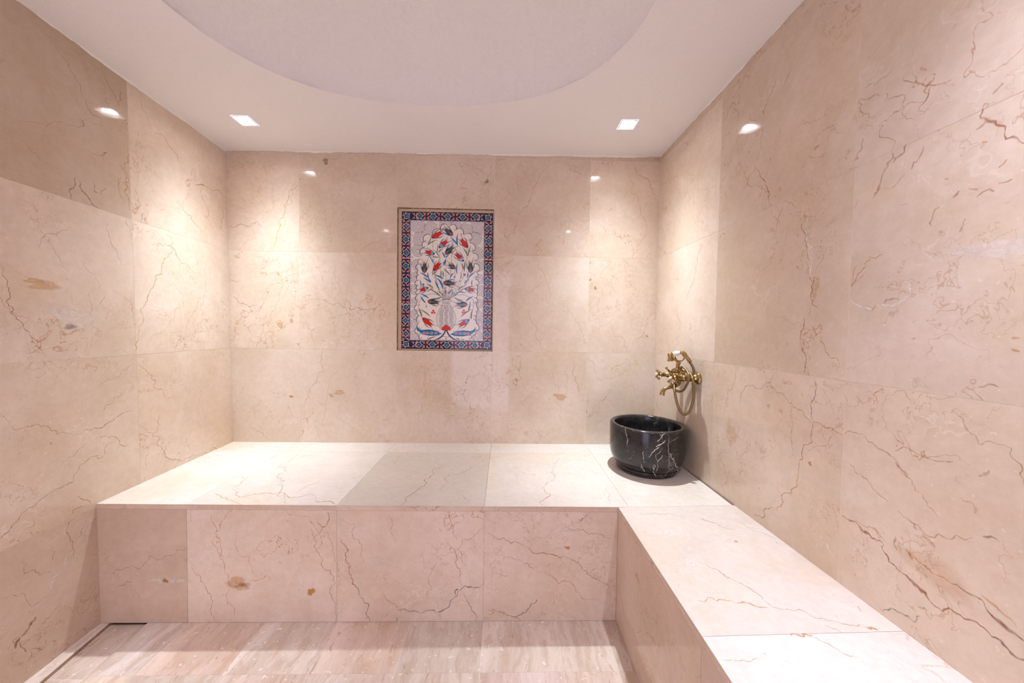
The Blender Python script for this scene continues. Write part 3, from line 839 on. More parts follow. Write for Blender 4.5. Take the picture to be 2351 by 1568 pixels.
draw_veins(mb, """
b 2 .7 505,0 460,100 415,200 380,265
d 3.5 .6 422,185 410,210
b 1.8 .6 415,200 455,240 460,270
b 1.6 .5 510,215 545,150 570,110
b 2.2 .7 500,230 525,265 565,290
b 3 .6 640,50 610,130 590,180
d 3.5 .65 590,180 575,250
b 2 .6 575,250 565,320 560,390 545,430 530,480
o 3 .6 530,480 500,540 480,590
r 3 .85 530,485 560,540 580,575 590,600 615,670
b 2 .5 700,20 660,110
w 5 .5 630,95 600,100 588,145
w 5 .45 447,520 420,560 400,600
b 2 .5 455,330 440,380 425,420
w 2 .5 425,420 405,460 390,530
w 7 .75 785,690 778,760 783,860 808,935 800,1010 812,1090 835,1115
o 4 .85 775,690 770,740 775,850 780,900 800,940
r 3.5 .85 795,1010 800,1060 798,1100 805,1150 830,1160
*y 0 .35 820,1060 20,40
o 2 .5 795,1160 795,1200
r 5 .85 765,1210 765,1260 748,1300
r 5 .85 748,1300 765,1340 775,1400 770,1450 760,1480
w 5 .5 755,1290 775,1340 785,1400
b 2.5 .7 265,830 260,900 245,980 215,1070 195,1140
y 1.8 .5 345,1160 280,1210 215,1300
d 3 .6 400,795 360,830
b 2 .5 610,690 640,740 650,780
b 1.6 .6 670,650 700,660 720,675
b 3 .6 665,680 640,740 630,780
o 5 .45 1245,50 1310,85 1380,95 1475,70
b 5 .45 1380,95 1350,170 1320,200 1340,240
b 5 .45 1060,110 1140,60 1180,30
b 5 .5 1030,170 1080,230 1110,245
b 4 .45 1150,130 1200,150 1250,160 1240,240 1290,260
b 4 .4 1020,190 1040,160 1130,150
b 8 .5 1190,420 1165,470 1150,510
b 8 .5 1150,510 1130,570 1095,640
b 8 .55 1255,380 1230,430 1190,470
b 6 .5 1340,390 1325,430 1280,500
r 6 .45 1510,600 1480,635
o 6 .45 1555,590 1600,595
r 5 .45 1590,635 1620,610 1680,605
r 5 .45 1700,490 1740,450
r 5 .45 1700,565 1765,545
o 5 .4 1620,370 1645,368
o 5 .45 1440,545 1460,545
b 5 .45 1415,680 1380,740 1375,770
b 5 .45 1540,735 1510,800
o 7 .5 1412,800 1432,800
b 4 .45 1225,670 1260,660
b 4 .4 1000,690 1020,660 1025,640
r 7 .7 1625,210 1680,270 1730,315
r 5 .65 1730,315 1790,350 1821,375
b 4 .4 1150,590 1210,570 1250,520
b 3 .45 1015,450 1050,350
t 6 .35 1590,310 1640,270
b 7 .45 1670,140 1720,85
w 9 .75 985,1120 1010,1145 1040,1160 1095,1180
w 12 .8 1140,1148 1200,1150 1250,1125 1278,1090
w 9 .8 1278,1090 1275,1055 1250,1035
b 6 .5 1150,1145 1220,1122
b 5 .5 1085,1180 1110,1150
o 5 .5 1000,1080 1040,990 1080,920 1140,905
o 4 .45 990,1060 1020,960
b 4 .45 1020,1040 1060,990
w 6 .5 1165,900 1175,940
w 5 .5 990,910 1030,945
w 5 .4 1500,1010 1530,1040
w 6 .4 1410,930 1430,960
w 8 .3 1390,1060 1440,1110
*w 0 .35 1700,880 120,30
w 10 .35 1490,860 1620,890
b 5 .45 1600,1545 1650,1530 1700,1545
w 6 .35 1300,1480 1350,1545
o 6 .4 1280,1315 1300,1310
o 8 .4 1760,1360 1800,1375
o 8 .35 1760,1310 1800,1310
o 3 .4 820,390 845,380
o 3 .4 755,490 770,480
b 4 .5 260,1440 290,1420
""", (1480, 150), 2.0907, on_right, NR)
draw_veins(mb, """
d 2.5 .7 550,135 550,230 540,300 537,325 553,345
b 3 .8 553,345 540,400 510,450 495,520 480,580
o 4 .8 480,580 470,640 435,680 400,730 375,760
r 3 .8 375,760 350,740 310,755 270,785
b 2 .6 200,85 170,170 140,240 110,310
b 2.5 .6 380,110 350,160 270,180 200,235
b 2 .65 300,170 400,210 450,260 500,300 550,345
b 2.5 .65 550,345 620,370 680,405
o 2 .55 685,370 620,430 560,460 510,470
b 1.8 .5 450,240 440,400 440,540
o 3 .5 690,405 770,400
t 4 .5 770,400 850,470 930,520 980,600
t 3 .4 980,600 1060,700 1130,790
o 10 .35 930,530 960,570 1000,610
t 4 .45 700,530 760,590 820,650 900,720
r 5 .6 680,780 760,830
r 11 .65 760,830 790,860 820,890
r 6 .65 820,890 870,910
r 5 .65 870,910 900,1000 980,1060
r 12 .65 980,1060 1040,1120 1090,1180
r 5 .65 1090,1180 1150,1230 1270,1270 1380,1350
p 7 .65 1380,1350 1460,1410 1533,1460
o 5 .45 740,800 800,840 880,900
o 12 .5 980,940 1010,990
o 5 .5 1000,960 1080,1030 1180,1090
r 6 .55 1180,1090 1260,1140 1350,1210
p 9 .6 1350,1210 1440,1300 1533,1370
*o 0 .14 1100,1040 110,40
w 7 .4 1220,1075 1260,1130
w 6 .35 1290,1150 1390,1220 1440,1270
o 7 .35 1330,1150 1420,1230 1500,1310
d 5 .45 850,1210 920,1220 960,1240 1045,1255
d 4 .45 1040,1210 1070,1215
p 7 .5 930,880 925,920 935,945
t 4 .45 940,760 1000,810 1070,870 1150,880 1290,885
d 6 .4 1340,880 1380,880 1420,905
b 7 .4 1000,800 1030,850
o 14 .3 1060,870 1110,930
t 4 .45 930,480 1000,475 1060,510
t 3 .4 1060,510 1150,530 1200,530
t 4 .35 1190,290 1260,370 1320,450 1440,450
t 3 .35 1440,450 1500,530 1533,640
t 9 .3 1320,600 1370,570
t 7 .3 1240,700 1300,770
o 2.5 .5 820,265 830,210 870,185
w 6 .7 540,825 565,860
w 10 .75 580,880 610,920 630,960
w 6 .6 630,960 650,1000
w 3 .5 580,860 560,820 530,790
o 2 .6 600,860 630,890
w 3 .5 140,290 180,360 200,395
w 3 .5 85,210 100,240
w 3 .5 145,470 165,495
w 3 .45 240,520 340,600
o 2 .5 170,330 200,370 190,420
o 3 .45 115,500 125,560 120,650
o 3 .4 90,430 120,470
b 2.5 .4 205,200 205,240 200,290
*y 0 .2 160,400 30,60
*y 0 .6 335,270 8,8
*y 0 .6 393,293 8,8
*o 0 .6 530,540 7,7
d 2 .5 395,620 410,655
""", (1600, 800), 2.041, on_right, NR)
mb.build('wall_right', kind='structure')

# --- near wall with the doorway behind the camera
DX0, DX1, DZ = .95, 1.75, 2.05
mb = MB(); f = lambda x, z: (x, -YN, z)
XL_ = LW(YN, 1)[0]; XR_ = RW(YN, 1)[0]
for a, b in ((XL_, DX0), (DX1, XR_)):
    for k in range(3): tile(mb, f, [(b, [0,Z2-T,Z2][k]), (a, [0,Z2-T,Z2][k]), (a, [Z2-T,Z2,Z1][k]), (b, [Z2-T,Z2,Z1][k])], (0, 1, 0), MARB, tvar(.04))
    tile(mb, f, [(b, Z1), (a, Z1), (a, cz(a, -YN)), (b, cz(b, -YN))], (0, 1, 0), MARB, tvar(.04))
tile(mb, f, [(DX1, DZ), (DX0, DZ), (DX0, cz(DX0, -YN)), (DX1, cz(DX1, -YN))], (0, 1, 0), MARB, tvar(.04))
for lo, hi in (((XL_-.05, -YN-.12, 0), (DX0, -YN-.0015, 2.33)), ((DX1, -YN-.12, 0), (XR_+.05, -YN-.0015, 2.33)), ((DX0, -YN-.12, DZ), (DX1, -YN-.0015, 2.33))): mb.box(lo, hi, GR)
mb.build('wall_near', kind='structure')
pl = bpy.data.lights.new('door_portal', 'AREA'); pl.shape = 'RECTANGLE'; pl.size = DX1-DX0; pl.size_y = DZ; pl.cycles.is_portal = True
po = bpy.data.objects.new('door_portal', pl); COL.objects.link(po); po.location = ((DX0+DX1)/2, -YN-.13, DZ/2); po.rotation_euler = (math.radians(90), 0, 0)

# --- ceiling with its oval dome
from mathutils.geometry import delaunay_2d_cdt
DC, DA, DB_, DN = (1.345, -1.05), .825, .60, 2.35
def sup(t, k=1.):
    c, s = math.cos(t), math.sin(t)
    wob = 1+.0025*math.sin(9*t)+.002*math.sin(17*t+1)
    return (DC[0]+DA*k*wob*math.copysign(abs(c)**(2/DN), c), DC[1]+DB_*k*wob*math.copysign(abs(s)**(2/DN), s))
LIGHTS = [(.314, -.301, .0), (2.322, -.324, .0), (.36, -1.69, 0), (2.385, -1.66, 0)]
HS = .0445
pts = []; edges = []
def loop(P):
    i = len(pts); pts.extend(Vector(p) for p in P); edges.extend((i+k, i+(k+1) % len(P)) for k in range(len(P)))
outer = [(LW(0, 2.3)[0]-.02, .02), (XR+.03, .02), (XR_+.03, -YN-.02), (LW(YN, 2.3)[0]-.03, -YN-.02)]
loop(outer); NS = 160
hole = [sup(2*math.pi*k/NS) for k in range(NS)]; loop(hole)
for x, y, a in LIGHTS: loop([(x-HS, y-HS), (x+HS, y-HS), (x+HS, y+HS), (x-HS, y+HS)])
V_, E_, F_, *_ = delaunay_2d_cdt(pts, edges, [], 0, 1e-6)
mb = MB()
for fc in F_:
    c = sum((Vector((V_[i][0], V_[i][1])) for i in fc), Vector((0, 0)))/3
    if (abs((c.x-DC[0])/DA)**DN+abs((c.y-DC[1])/DB_)**DN) < .985: continue
    if any(abs(c.x-x) < HS and abs(c.y-y) < HS for x, y, a in LIGHTS): continue
    P = [(V_[i][0], V_[i][1], cz(V_[i][0], V_[i][1])) for i in fc]
    n = np.cross(np.subtract(P[1], P[0]), np.subtract(P[2], P[0]))
    mb.face(P if n[2] < 0 else P[::-1], M['plaster'])
rows = []
for k in [1, .985, .95, .9, .83, .75, .65, .54, .42, .3, .18, .07, .001]:
    h = .27*(1-k**2)**.75 + (0 if k == 1 else .004)
    rows.append([(*sup(2*math.pi*j/NS, k), cz(*sup(2*math.pi*j/NS, k))+h) for j in range(NS)])
mb.grid(rows, M['render'], True, True)
mb.build('ceiling', kind='structure')
# --- ragged plaster edge where ceiling meets stone
mb = MB()
def ragged(A, B, N, n):
    A, B, N = (np.array(q, float) for q in (A, B, N)); r = random.Random(8); h = .004
    top = []; bot = []; top0 = []
    for k in range(n+1):
        p = A+(B-A)*k/n; h = min(.009, max(.001, h+r.uniform(-.0022, .0022)))
        z = cz(p[0], p[1])+.001
        top0.append(np.array([p[0], p[1], z])-N*.002); top.append(np.array([p[0], p[1], z])+N*.004); bot.append(np.array([p[0], p[1], z-h])+N*.0006)
    mb.grid([top, bot], M['plaster'], smooth=False)
ragged(LW(0, 2.29), (XR, 0, 2.31), (0, -1, 0), 260); ragged(LW(YN, 2.29), LW(0, 2.29), NL, 220); ragged((XR, 0, 2.31), RW(YN, 2.31), NR, 220)
mb.build('trim_1', kind='structure')

# --- floor: travertine slabs, drain channel, kerb strip
def kx(d): return .1+.15*(d-.77)      # kerb edge
def cx_(d): return .25+.08*(d-.77)    # channel's far edge
mb = MB(); f = lambda x, y: (x, y, 0.)
fy = [-.7, -.98, -1.58, -2.18, -3.2]; fx = [.4218+.298*k for k in range(8)]
TF = [(1.0,.97,.93), (.95,.88,.82), (1.0,.97,.92), (1.0,.92,.85), (.93,.90,.84), (1.02,.97,.93), (.97,.94,.9), (1,.96,.92)]
for r in range(4):
    y1, y0 = fy[r], fy[r+1]
    cols = [None]+fx
    for c in range(8):
        a, b = cols[c], cols[c+1]
        if r > 1: b = b
        xa0 = cx_(-y0) if a is None else a; xa1 = cx_(-y1) if a is None else a
        if xa0 >= b: continue
        tile(mb, f, [(xa0, y0), (b, y0), (b, y1), (xa1, y1)], (0, 0, 1), M['travertine'], tuple(v*tr.uniform(.97, 1.03) for v in TF[(c+r*3) % 8]), depth=.0006, gap=.0005)
    # channel bed and kerb strip
    o_ = (tr.uniform(0, 9), 3, 4)
    g = lambda x, y: (x, y, -.013)
    if r < 4:
        mb.face([(kx(-y0), y0, -.013), (cx_(-y0), y0, -.013), (cx_(-y1), y1, -.013), (kx(-y1), y1, -.013)], M['travertine'], (.95,.90,.85), o_)
        mb.face([(LW(-y0, 0)[0]-.01, y0, 0), (kx(-y0), y0, 0), (kx(-y1), y1, 0), (LW(-y1, 0)[0]-.01, y1, 0)], M['travertine'], (1.05,1.03,1.02), o_)
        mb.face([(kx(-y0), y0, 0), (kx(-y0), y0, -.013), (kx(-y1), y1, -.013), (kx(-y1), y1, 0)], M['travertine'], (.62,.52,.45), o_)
        mb.face([(cx_(-y0), y0, -.013), (cx_(-y0), y0, 0), (cx_(-y1), y1, 0), (cx_(-y1), y1, -.013)], M['travertine'], (.9,.85,.8), o_)
mb.box((-.1, -3.2, -.08), (2.9, .05, -.0135), GR)
mb.box((cx_(.7)+.02, -3.2, -.0135), (2.9, .05, -.0006), GR)
for y in (-.98, -1.58): mb.box((kx(-y), y-.0006, -.0132), (cx_(-y), y+.0006, -.0125), GR)
# drain mouth under the bench, its shade painted as black faces
mb.box((kx(.75), -.71, -.013), (cx_(.75), -.70, .0), M['dark'])
mb.face([(kx(.76), -.755, -.0125), (cx_(.76), -.755, -.0125), (cx_(.76), -.705, -.0125), (kx(.76), -.705, -.0125)], M['dark'])
mb.build('floor', kind='structure')

# ================================================================ THE BENCH
bench = empty('corner_bench', (1.3, -.4, 0), 'built-in L-shaped bench clad in cream marble along far and right walls', 'bench')
TH = .02
mb = MB(); ST = M['seat']
f = lambda x, y: (x, y, bz(x, y))
bx = [None, X0, X0+T, X0+2*T, X0+3*T, XR]
rows = [(0, -.166), (-.166, -YB)]
TS = {(1,0): (1.0,1.,1.), (1,1): (1.0,.985,.98), (1,2): (.86,.83,.80), (1,3): (1.0,.98,.965), (1,4): (1.02,1.01,1.0), (0,2): (1,.99,.98)}
for r, (y1, y0) in enumerate(rows):
    for c in range(5):
        a, b = bx[c], bx[c+1]
        xa0 = LW(-y0, .49)[0] if a is None else a; xa1 = LW(-y1, .49)[0] if a is None else a
        tile(mb, f, [(xa0, y0), (b, y0), (b, y1), (xa1, y1)], (0, 0, 1), ST, TS.get((r, c), (1,1,1)), gap=.0004, n=14)
ry = [-YB, -1.366, -1.966, -YN]
TS2 = [(.99,.965,.945), (1.02,1.,.99), (1,1,1)]
for k in range(3):
    tile(mb, f, [(XE, ry[k+1]), (RW(-ry[k+1], .5)[0], ry[k+1]), (RW(-ry[k], .5)[0], ry[k]), (XE, ry[k])], (0, 0, 1), ST, TS2[k], gap=.0004, n=10)
# slab body under the joints, with its front and inner edges
xl = LW(YB, .49)[0]
zc_ = lambda x, y: bz(x, y)
mb.face([(LW(0,.49)[0], 0, bz(0,0)-.015), (xl, -YB, bz(0,-YB)-.015), (XE, -YB, bz(XE,-YB)-.015), (XE, 0, bz(XE,0)-.015)], GR)
mb.face([(XE, 0, bz(XE,0)-.015), (XE, -YN, bz(XE,-YN)-.015), (XR_, -YN, bz(XR,-YN)-.02), (XR, 0, bz(XR,0)-.02)], GR)
ex = [xl, X0+T, X0+2*T, XE]
for a, b in zip(ex[:-1], ex[1:]):
    mb.face([(a, -YB, bz(a,-YB)-TH), (b, -YB, bz(b,-YB)-TH), (b, -YB, bz(b,-YB)-.0004), (a, -YB, bz(a,-YB)-.0004)], MARB, (.97,.93,.89), (3, 3, a))
for a, b in zip(ry[:-1], ry[1:]):
    mb.face([(XE, a, bz(XE,a)-TH), (XE, b, bz(XE,b)-TH), (XE, b, bz(XE,b)-.0004), (XE, a, bz(XE,a)-.0004)], MARB, (.97,.93,.89), (3, 3, a))
mb.face([(xl, -YB, bz(0,-YB)-TH), (LW(0,.49)[0], 0, bz(0,0)-TH), (XR, 0, bz(XR,0)-TH), (XE, -YB, bz(XE,-YB)-TH)], GR)
mb.face([(XE, -YB, bz(XE,-YB)-TH), (XR, 0, bz(XR,0)-TH), (XR_, -YN, bz(XR,-YN)-TH), (XE, -YN, bz(XE,-YN)-TH)], GR)
draw_veins(mb, """
b 3 .6 885,115 872,150 860,190 850,230 840,260 825,300 810,345
o 3 .6 680,205 665,215 670,235 655,250 630,265 625,272
r 4 .7 625,270 640,295 660,305 720,290 800,290 870,305 930,300 980,295 985,318
r 5 .7 985,318 1010,325 1030,322 1060,330 1080,335
o 3.5 .6 555,280 575,305 600,310 640,325 720,345
o 7 .6 910,135 940,125 985,117
r 3.5 .65 1500,150 1490,190 1480,220 1430,270 1370,310 1335,350
b 2.5 .55 1720,150 1640,190 1560,240 1490,280
b 4 .7 2013,120 2013,160 2010,190 1990,240 1960,265
r 4 .7 1960,265 1975,310 1985,350
o 2.5 .5 900,285 950,255 1000,235
o 2.5 .4 1040,260 1100,265 1150,255
t 2 .4 1110,230 1150,218 1200,212
d 2.5 .4 1600,297 1630,305 1650,325
g 2 .4 540,120 555,140 550,165 565,185
y 2.5 .5 2240,260 2250,300 2265,330
o 2 .4 760,80 830,95 880,105
t 2 .4 1190,165 1250,205
w 12 .4 1660,130 1700,135
""", (200, 980), 1.8808, on_seat, (0, 0, 1))
draw_veins(mb, """
o 3 .6 0,1180 100,1178 190,1195
o 6 .7 190,1195 260,1202 330,1215
b 2.5 .5 330,1190 350,1210 420,1220 530,1250 650,1280
o 3 .55 650,1280 740,1300 800,1308
o 10 .7 795,1308 850,1320
o 8 .6 440,1348 500,1352 540,1345
o 4 .6 540,1350 580,1370 620,1385 650,1405
o 3 .4 650,1405 700,1435 760,1448
r 2.5 .5 20,795 60,812 100,820
o 5 .6 100,825 112,835
b 2.5 .4 112,835 140,845 180,850
o 2.5 .5 190,810 240,840 300,850
o 2.5 .5 230,835 300,860 370,895
r 2.5 .5 0,1000 80,1030 150,1075 220,1110 300,1160 330,1195
o 2 .4 120,1460 200,1465 300,1462
w 8 .45 370,905 378,915
w 4 .45 650,1248 660,1258
*o 0 .5 183,905 7,6
t 2 .4 600,1300 700,1340
b 2.5 .4 760,1210 775,1235
""", (1600, 800), 2.041, on_seat, (0, 0, 1))
draw_veins(mb, """
*w 0 .5 1000,420 110,30
*w 0 .5 1130,640 70,40
w 10 .4 1060,380 1100,480 1120,600 1180,680
w 7 .35 780,500 880,560 1000,640 1120,700
w 5 .35 1330,700 1400,780
b 2.2 .5 680,250 850,262 1000,280 1080,300
o 3 .5 1200,300 1260,325 1330,345
o 8 .55 1340,350 1352,355
""", (1250, 1100), 3.35, on_seat, (0, 0, 1))
def bl(mb): mb.v = [tuple(np.array(p)-np.array(bench.location)) for p in mb.v]
bl(mb); mb.build('seat', parent=bench)
# front of the far run
mb = MB(); f = lambda x, z: (x, -YB, z)
px_ = [None, X0, X0+T, X0+2*T, XE]
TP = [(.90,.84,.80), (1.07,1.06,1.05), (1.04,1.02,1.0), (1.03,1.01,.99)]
for c in range(4):
    a, b = px_[c], px_[c+1]
    zt = lambda x: bz(x, -YB)-TH
    lo = 0.0005
    xa0 = LW(YB, 0)[0] if a is None else a; xa1 = LW(YB, .48)[0] if a is None else a
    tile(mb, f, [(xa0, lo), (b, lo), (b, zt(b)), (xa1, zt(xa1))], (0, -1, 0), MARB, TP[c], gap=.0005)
mb.box((LW(YB,0)[0]+.001, -YB+.0015, .0005), (XE, -YB+.03, bz(XE,-YB)-TH), GR)
draw_veins(mb, """
b 2 .65 60,630 130,617 200,600 300,575 370,555 440,525
d 2.5 .6 120,690 150,685 195,672
b 2.2 .7 445,580 480,640 510,690 540,760 570,845
o 3.5 .5 535,380 555,430 560,450
o 2.5 .6 560,450 565,540 600,630 615,700 605,745 635,800 655,850
r 4 .75 1035,365 1045,400 1030,430
r 2.5 .7 1000,390 1030,430 1010,450 985,470
b 2.5 .7 985,470 980,510 1010,560 1020,610 1050,700 1070,790 1080,850
b 2 .6 965,430 975,470 985,520
r 2 .6 1035,435 1055,500 1070,570 1085,620
r 4 .85 1090,480 1120,560 1130,608
d 7 .7 1130,600 1132,612
r 5 .85 1130,608 1160,690 1180,730
d 4 .85 1180,730 1210,790 1225,850
w 3 .55 1150,600 1170,660 1200,725
b 2 .5 1110,410 1150,480 1180,560 1200,600
o 5 .3 1100,400 1112,406
r 2.2 .7 1560,360 1570,400 1580,430 1600,490
b 2.5 .7 1545,480 1575,520 1595,560 1600,610 1615,690
r 3 .75 1620,720 1640,750 1660,780 1670,800 1685,845
r 2.5 .7 1600,520 1615,560 1630,600
b 2 .6 1720,425 1690,450 1660,480 1610,520 1580,530
b 2 .5 1540,550 1500,600 1470,650 1440,735
g 7 .75 1700,688 1670,695 1640,690 1600,710
d 8 .7 1605,700 1590,725
g 6 .75 1600,710 1570,750 1560,780 1530,795
d 5 .7 1560,775 1535,795 1500,800 1440,805
g 5 .7 1440,805 1410,795 1380,790 1340,790
o 3 .5 1340,790 1310,760 1270,720
r 2 .6 1720,645 1712,670 1700,685
d 4 .4 1300,800 1285,820
d 8 .3 1335,825 1340,840
b 3 .75 1730,455 1800,480 1870,505 1900,520
r 4 .8 1900,520 1960,545 2030,555 2060,560
w 3.5 .5 2060,566 2100,580 2160,625 2200,665 2265,700
r 2.5 .7 2060,560 2100,575 2150,620 2200,660 2265,692
o 6 .6 1885,590 1910,605 1930,612
o 3 .6 1930,612 1970,625 2030,670 2110,710 2200,750
r 3 .6 2070,430 2140,440 2200,460 2230,475 2265,480
w 14 .65 2075,435 2055,460
w 10 .5 2055,460 2025,490
g 9 .5 2140,390 2120,400
b 2 .5 2180,365 2140,400 2100,430
g 6 .75 1945,740 1935,760 1910,780 1870,812 1840,820
d 6 .6 2000,592 1985,603
r 3 .75 1730,790 1790,800 1840,820 1885,840
r 3 .6 1730,810 1760,795
o 3 .5 1780,655 1800,640 1820,645
*o 0 .4 2075,522 10,9
b 2 .45 1770,560 1850,570 1890,590
o 2 .5 2200,560 2265,580
*y 0 .65 645,672 38,16
*y 0 .6 670,690 30,12
o 3 .5 700,665 750,655 790,660
*o 0 .65 967,712 12,14
*w 0 .4 350,665 60,10
*o 0 .5 338,665 8,8
w 5 .5 145,790 155,800 165,830
w 4 .5 135,795 160,795 165,820 155,838
w 8 .5 940,660 930,680 910,720
o 4 .3 500,835 570,835 580,845
r 2 .5 1200,830 1215,820
*w 0 .25 1260,580 60,12
t 3 .35 640,480 700,560 730,640
t 2.5 .4 1305,380 1310,450 1330,500
""", (200, 980), 1.8808, on_front, (0, -1, 0))
bl(mb); mb.build('front_panel', parent=bench)
# inner face of the right run
mb = MB(); f = lambda d, z: (XE, -d, z)
for k in range(3):
    a, b = -ry[k], -ry[k+1]
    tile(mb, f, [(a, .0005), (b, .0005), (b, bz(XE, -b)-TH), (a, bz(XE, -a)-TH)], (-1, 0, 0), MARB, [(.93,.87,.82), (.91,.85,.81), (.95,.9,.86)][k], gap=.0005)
mb.box((XE+.0015, -YN, .0005), (XE+.03, -YB, .47), GR)
draw_veins(mb, """
o 3 .65 555,800 570,840 590,900 600,950
r 4 .75 600,950 610,1000 605,1010
o 2.5 .5 610,1010 630,1080 650,1150
o 3 .5 700,1350 720,1430 740,1510
d 2 .5 900,930 908,945
b 2 .4 720,860 715,900
t 1.5 .4 600,560 620,700 610,800
""", (1250, 1100), 3.35, on_inner, (-1, 0, 0))
bl(mb); mb.build('side_panel', parent=bench)

# ================================================================ CERAMIC PANEL IN THE NICHE
PX0, PX1, PZ0, PZ1 = 1.0375, 1.6045, 1.0880, 1.9420
panel = empty('ceramic_tile_panel', ((PX0+PX1)/2, .012, PZ0), 'painted ceramic panel of tulips in a vase set in the wall niche', 'tile panel')
img, NXg, NYg = paint_art()
cuts = [0, int(NYg*.3385), int(NYg*.674), NYg-1]
yf, yb_ = .0085, .0165
tk = 4
for k in range(3):
    r0 = cuts[k]+(1 if k else 0); r1 = cuts[k+1]-(1 if k < 2 else 0)
    xs_ = PX0+(PX1-PX0)*np.arange(NXg)/(NXg-1); zs_ = PZ1-(PZ1-PZ0)*np.arange(r0, r1+1)/(NYg-1)
    nr = len(zs_)
    V = np.empty((nr, NXg, 3)); V[..., 0] = xs_[None]; V[..., 1] = yf; V[..., 2] = zs_[:, None]
    for e, d in ((0, .0012), (1, .0004)):
        V[e, :, 1] += d; V[-1-e, :, 1] += d; V[:, e, 1] += d; V[:, -1-e, 1] += d
    V = V.reshape(-1, 3)
    ii = (np.arange(nr-1)[:, None]*NXg+np.arange(NXg-1)[None]).ravel()
    Fq = np.stack([ii, ii+NXg, ii+NXg+1, ii+1], 1)
    n0 = len(V); c4 = np.array([0, NXg-1, nr*NXg-1, (nr-1)*NXg])
    Vb = V[c4].copy(); Vb[:, 1] = yb_; V = np.vstack([V, Vb])
    faces = Fq.tolist()
    for a, b in ((0, 1), (1, 2), (2, 3), (3, 0)): faces.append([int(c4[a]), int(c4[b]), n0+b, n0+a])
    V = V-np.array(panel.location)
    me = bpy.data.meshes.new('tile'); me.from_pydata(V.tolist(), [], faces)
    cc = np.full((len(V), 3), .75); cc[:n0] = img[r0:r1+1].reshape(-1, 3)
    a = me.attributes.new('paint', 'FLOAT_VECTOR', 'POINT'); a.data.foreach_set('vector', cc.ravel())
    me.materials.append(M['glaze']); me.update()
    o = bpy.data.objects.new('tile', me); COL.objects.link(o); o.parent = panel
    tag(o, ['top tile with tulips and cloud scrolls', 'middle tile with tulip stems', 'bottom tile with vase and blue leaves'][k])
mb = MB()
zA, zB = NZ0+.001, NZ1-.003
mb.box((NX0+.003, .0125, zA), (NX1-.001, .0165, zB), new_mat('panel_grout', (.66, .50, .34), .8)[0])
for k in (1, 2):
    z = PZ1-(PZ1-PZ0)*cuts[k]/(NYg-1); mb.box((PX0, .0092, z-.0015), (PX1, .0126, z+.0015), M['grout'])
mb.v = [tuple(np.array(p)-np.array(panel.location)) for p in mb.v]
mb.build('grout_bed', parent=panel)

# ================================================================ DOWNLIGHTS
def downlight(x, y, label):
    z = cz(x, y)
    root = empty('recessed_downlight', (x, y, z), label, 'ceiling light', 'square recessed downlights in the ceiling')
    a, b = .0415, .0365
    mb = MB(); sq = lambda h, zz: [(-h, -h, zz), (h, -h, zz), (h, h, zz), (-h, h, zz)]
    mb.grid([sq(a, .004), sq(a, -.0012), sq(b, -.0016), sq(b, .0005)], M['white_metal'], True, False)
    part(mb, 'frame', root)
    mb = MB(); n = 32; rws = []
    for t, zz in ((0, .0005), (.25, .0035), (.5, .0065), (.75, .0095), (1, .012)):
        row = []
        for k in range(n):
            an = 2*math.pi*(k+.5)/n; c, s = math.cos(an), math.sin(an); m_ = max(abs(c), abs(s))
            row.append(((1-t)*c/m_*b+t*c*.026, (1-t)*s/m_*b+t*s*.026, zz))
        rws.append(row)
    mb.grid(rws, M['white_metal'], True, False)
    mb.grid([rws[-1], [(p[0]*1.2, p[1]*1.2, .0125) for p in rws[-1]], [(p[0]*1.2, p[1]*1.2, .075) for p in rws[-1]]], M['white_metal'], True, True)
    part(mb, 'reflector', root)
    mb = MB(); mb.grid([[(math.cos(2*math.pi*k/32)*r, math.sin(2*math.pi*k/32)*r, h) for k in range(32)] for r, h in ((.0255, .0125), (.018, .0105), (.009, .0098), (.0005, .0095))], M['lamp'], True)
    part(mb, 'lamp', root)
    ld = bpy.data.lights.new('downlight_beam', 'SPOT'); ld.energy = SPOT_W*.9 if y > -1 else SPOT_W*.8; ld.spot_size = math.radians(SPOT_ANGLE); ld.spot_blend = SPOT_BLEND
    ld.shadow_soft_size = .016; ld.color = (.92, 1.03, 1.09) if y > -1 else (.91, .97, 1.18)
    ld.use_nodes = True; q = NT(ld.node_tree)      # the reflector's beam: strongest straight down
    em = [n_ for n_ in ld.node_tree.nodes if n_.type == 'EMISSION'][0]
    dt = q.n('ShaderNodeVectorMath', operation='DOT_PRODUCT'); dt.inputs[1].default_value = (0, 0, 1)
    ld.node_tree.links.new(q.n('ShaderNodeTexCoord').outputs['Normal'], dt.inputs[0])
    ld.node_tree.links.new(q.math('POWER', q.math('ABSOLUTE', dt.outputs['Value']), SPOT_POW), em.inputs['Strength'])
    lo = bpy.data.objects.new('downlight_beam', ld); COL.objects.link(lo); lo.parent = root; lo.location = (0, 0, .006)
for (x, y, a), lb in zip(LIGHTS, ('square recessed downlight above the left end of the far bench', 'square recessed downlight above the black basin', 'square recessed downlight near the left wall, the nearer to the doorway', 'square recessed downlight above the near end of the right-hand bench')):
    downlight(x, y, lb)

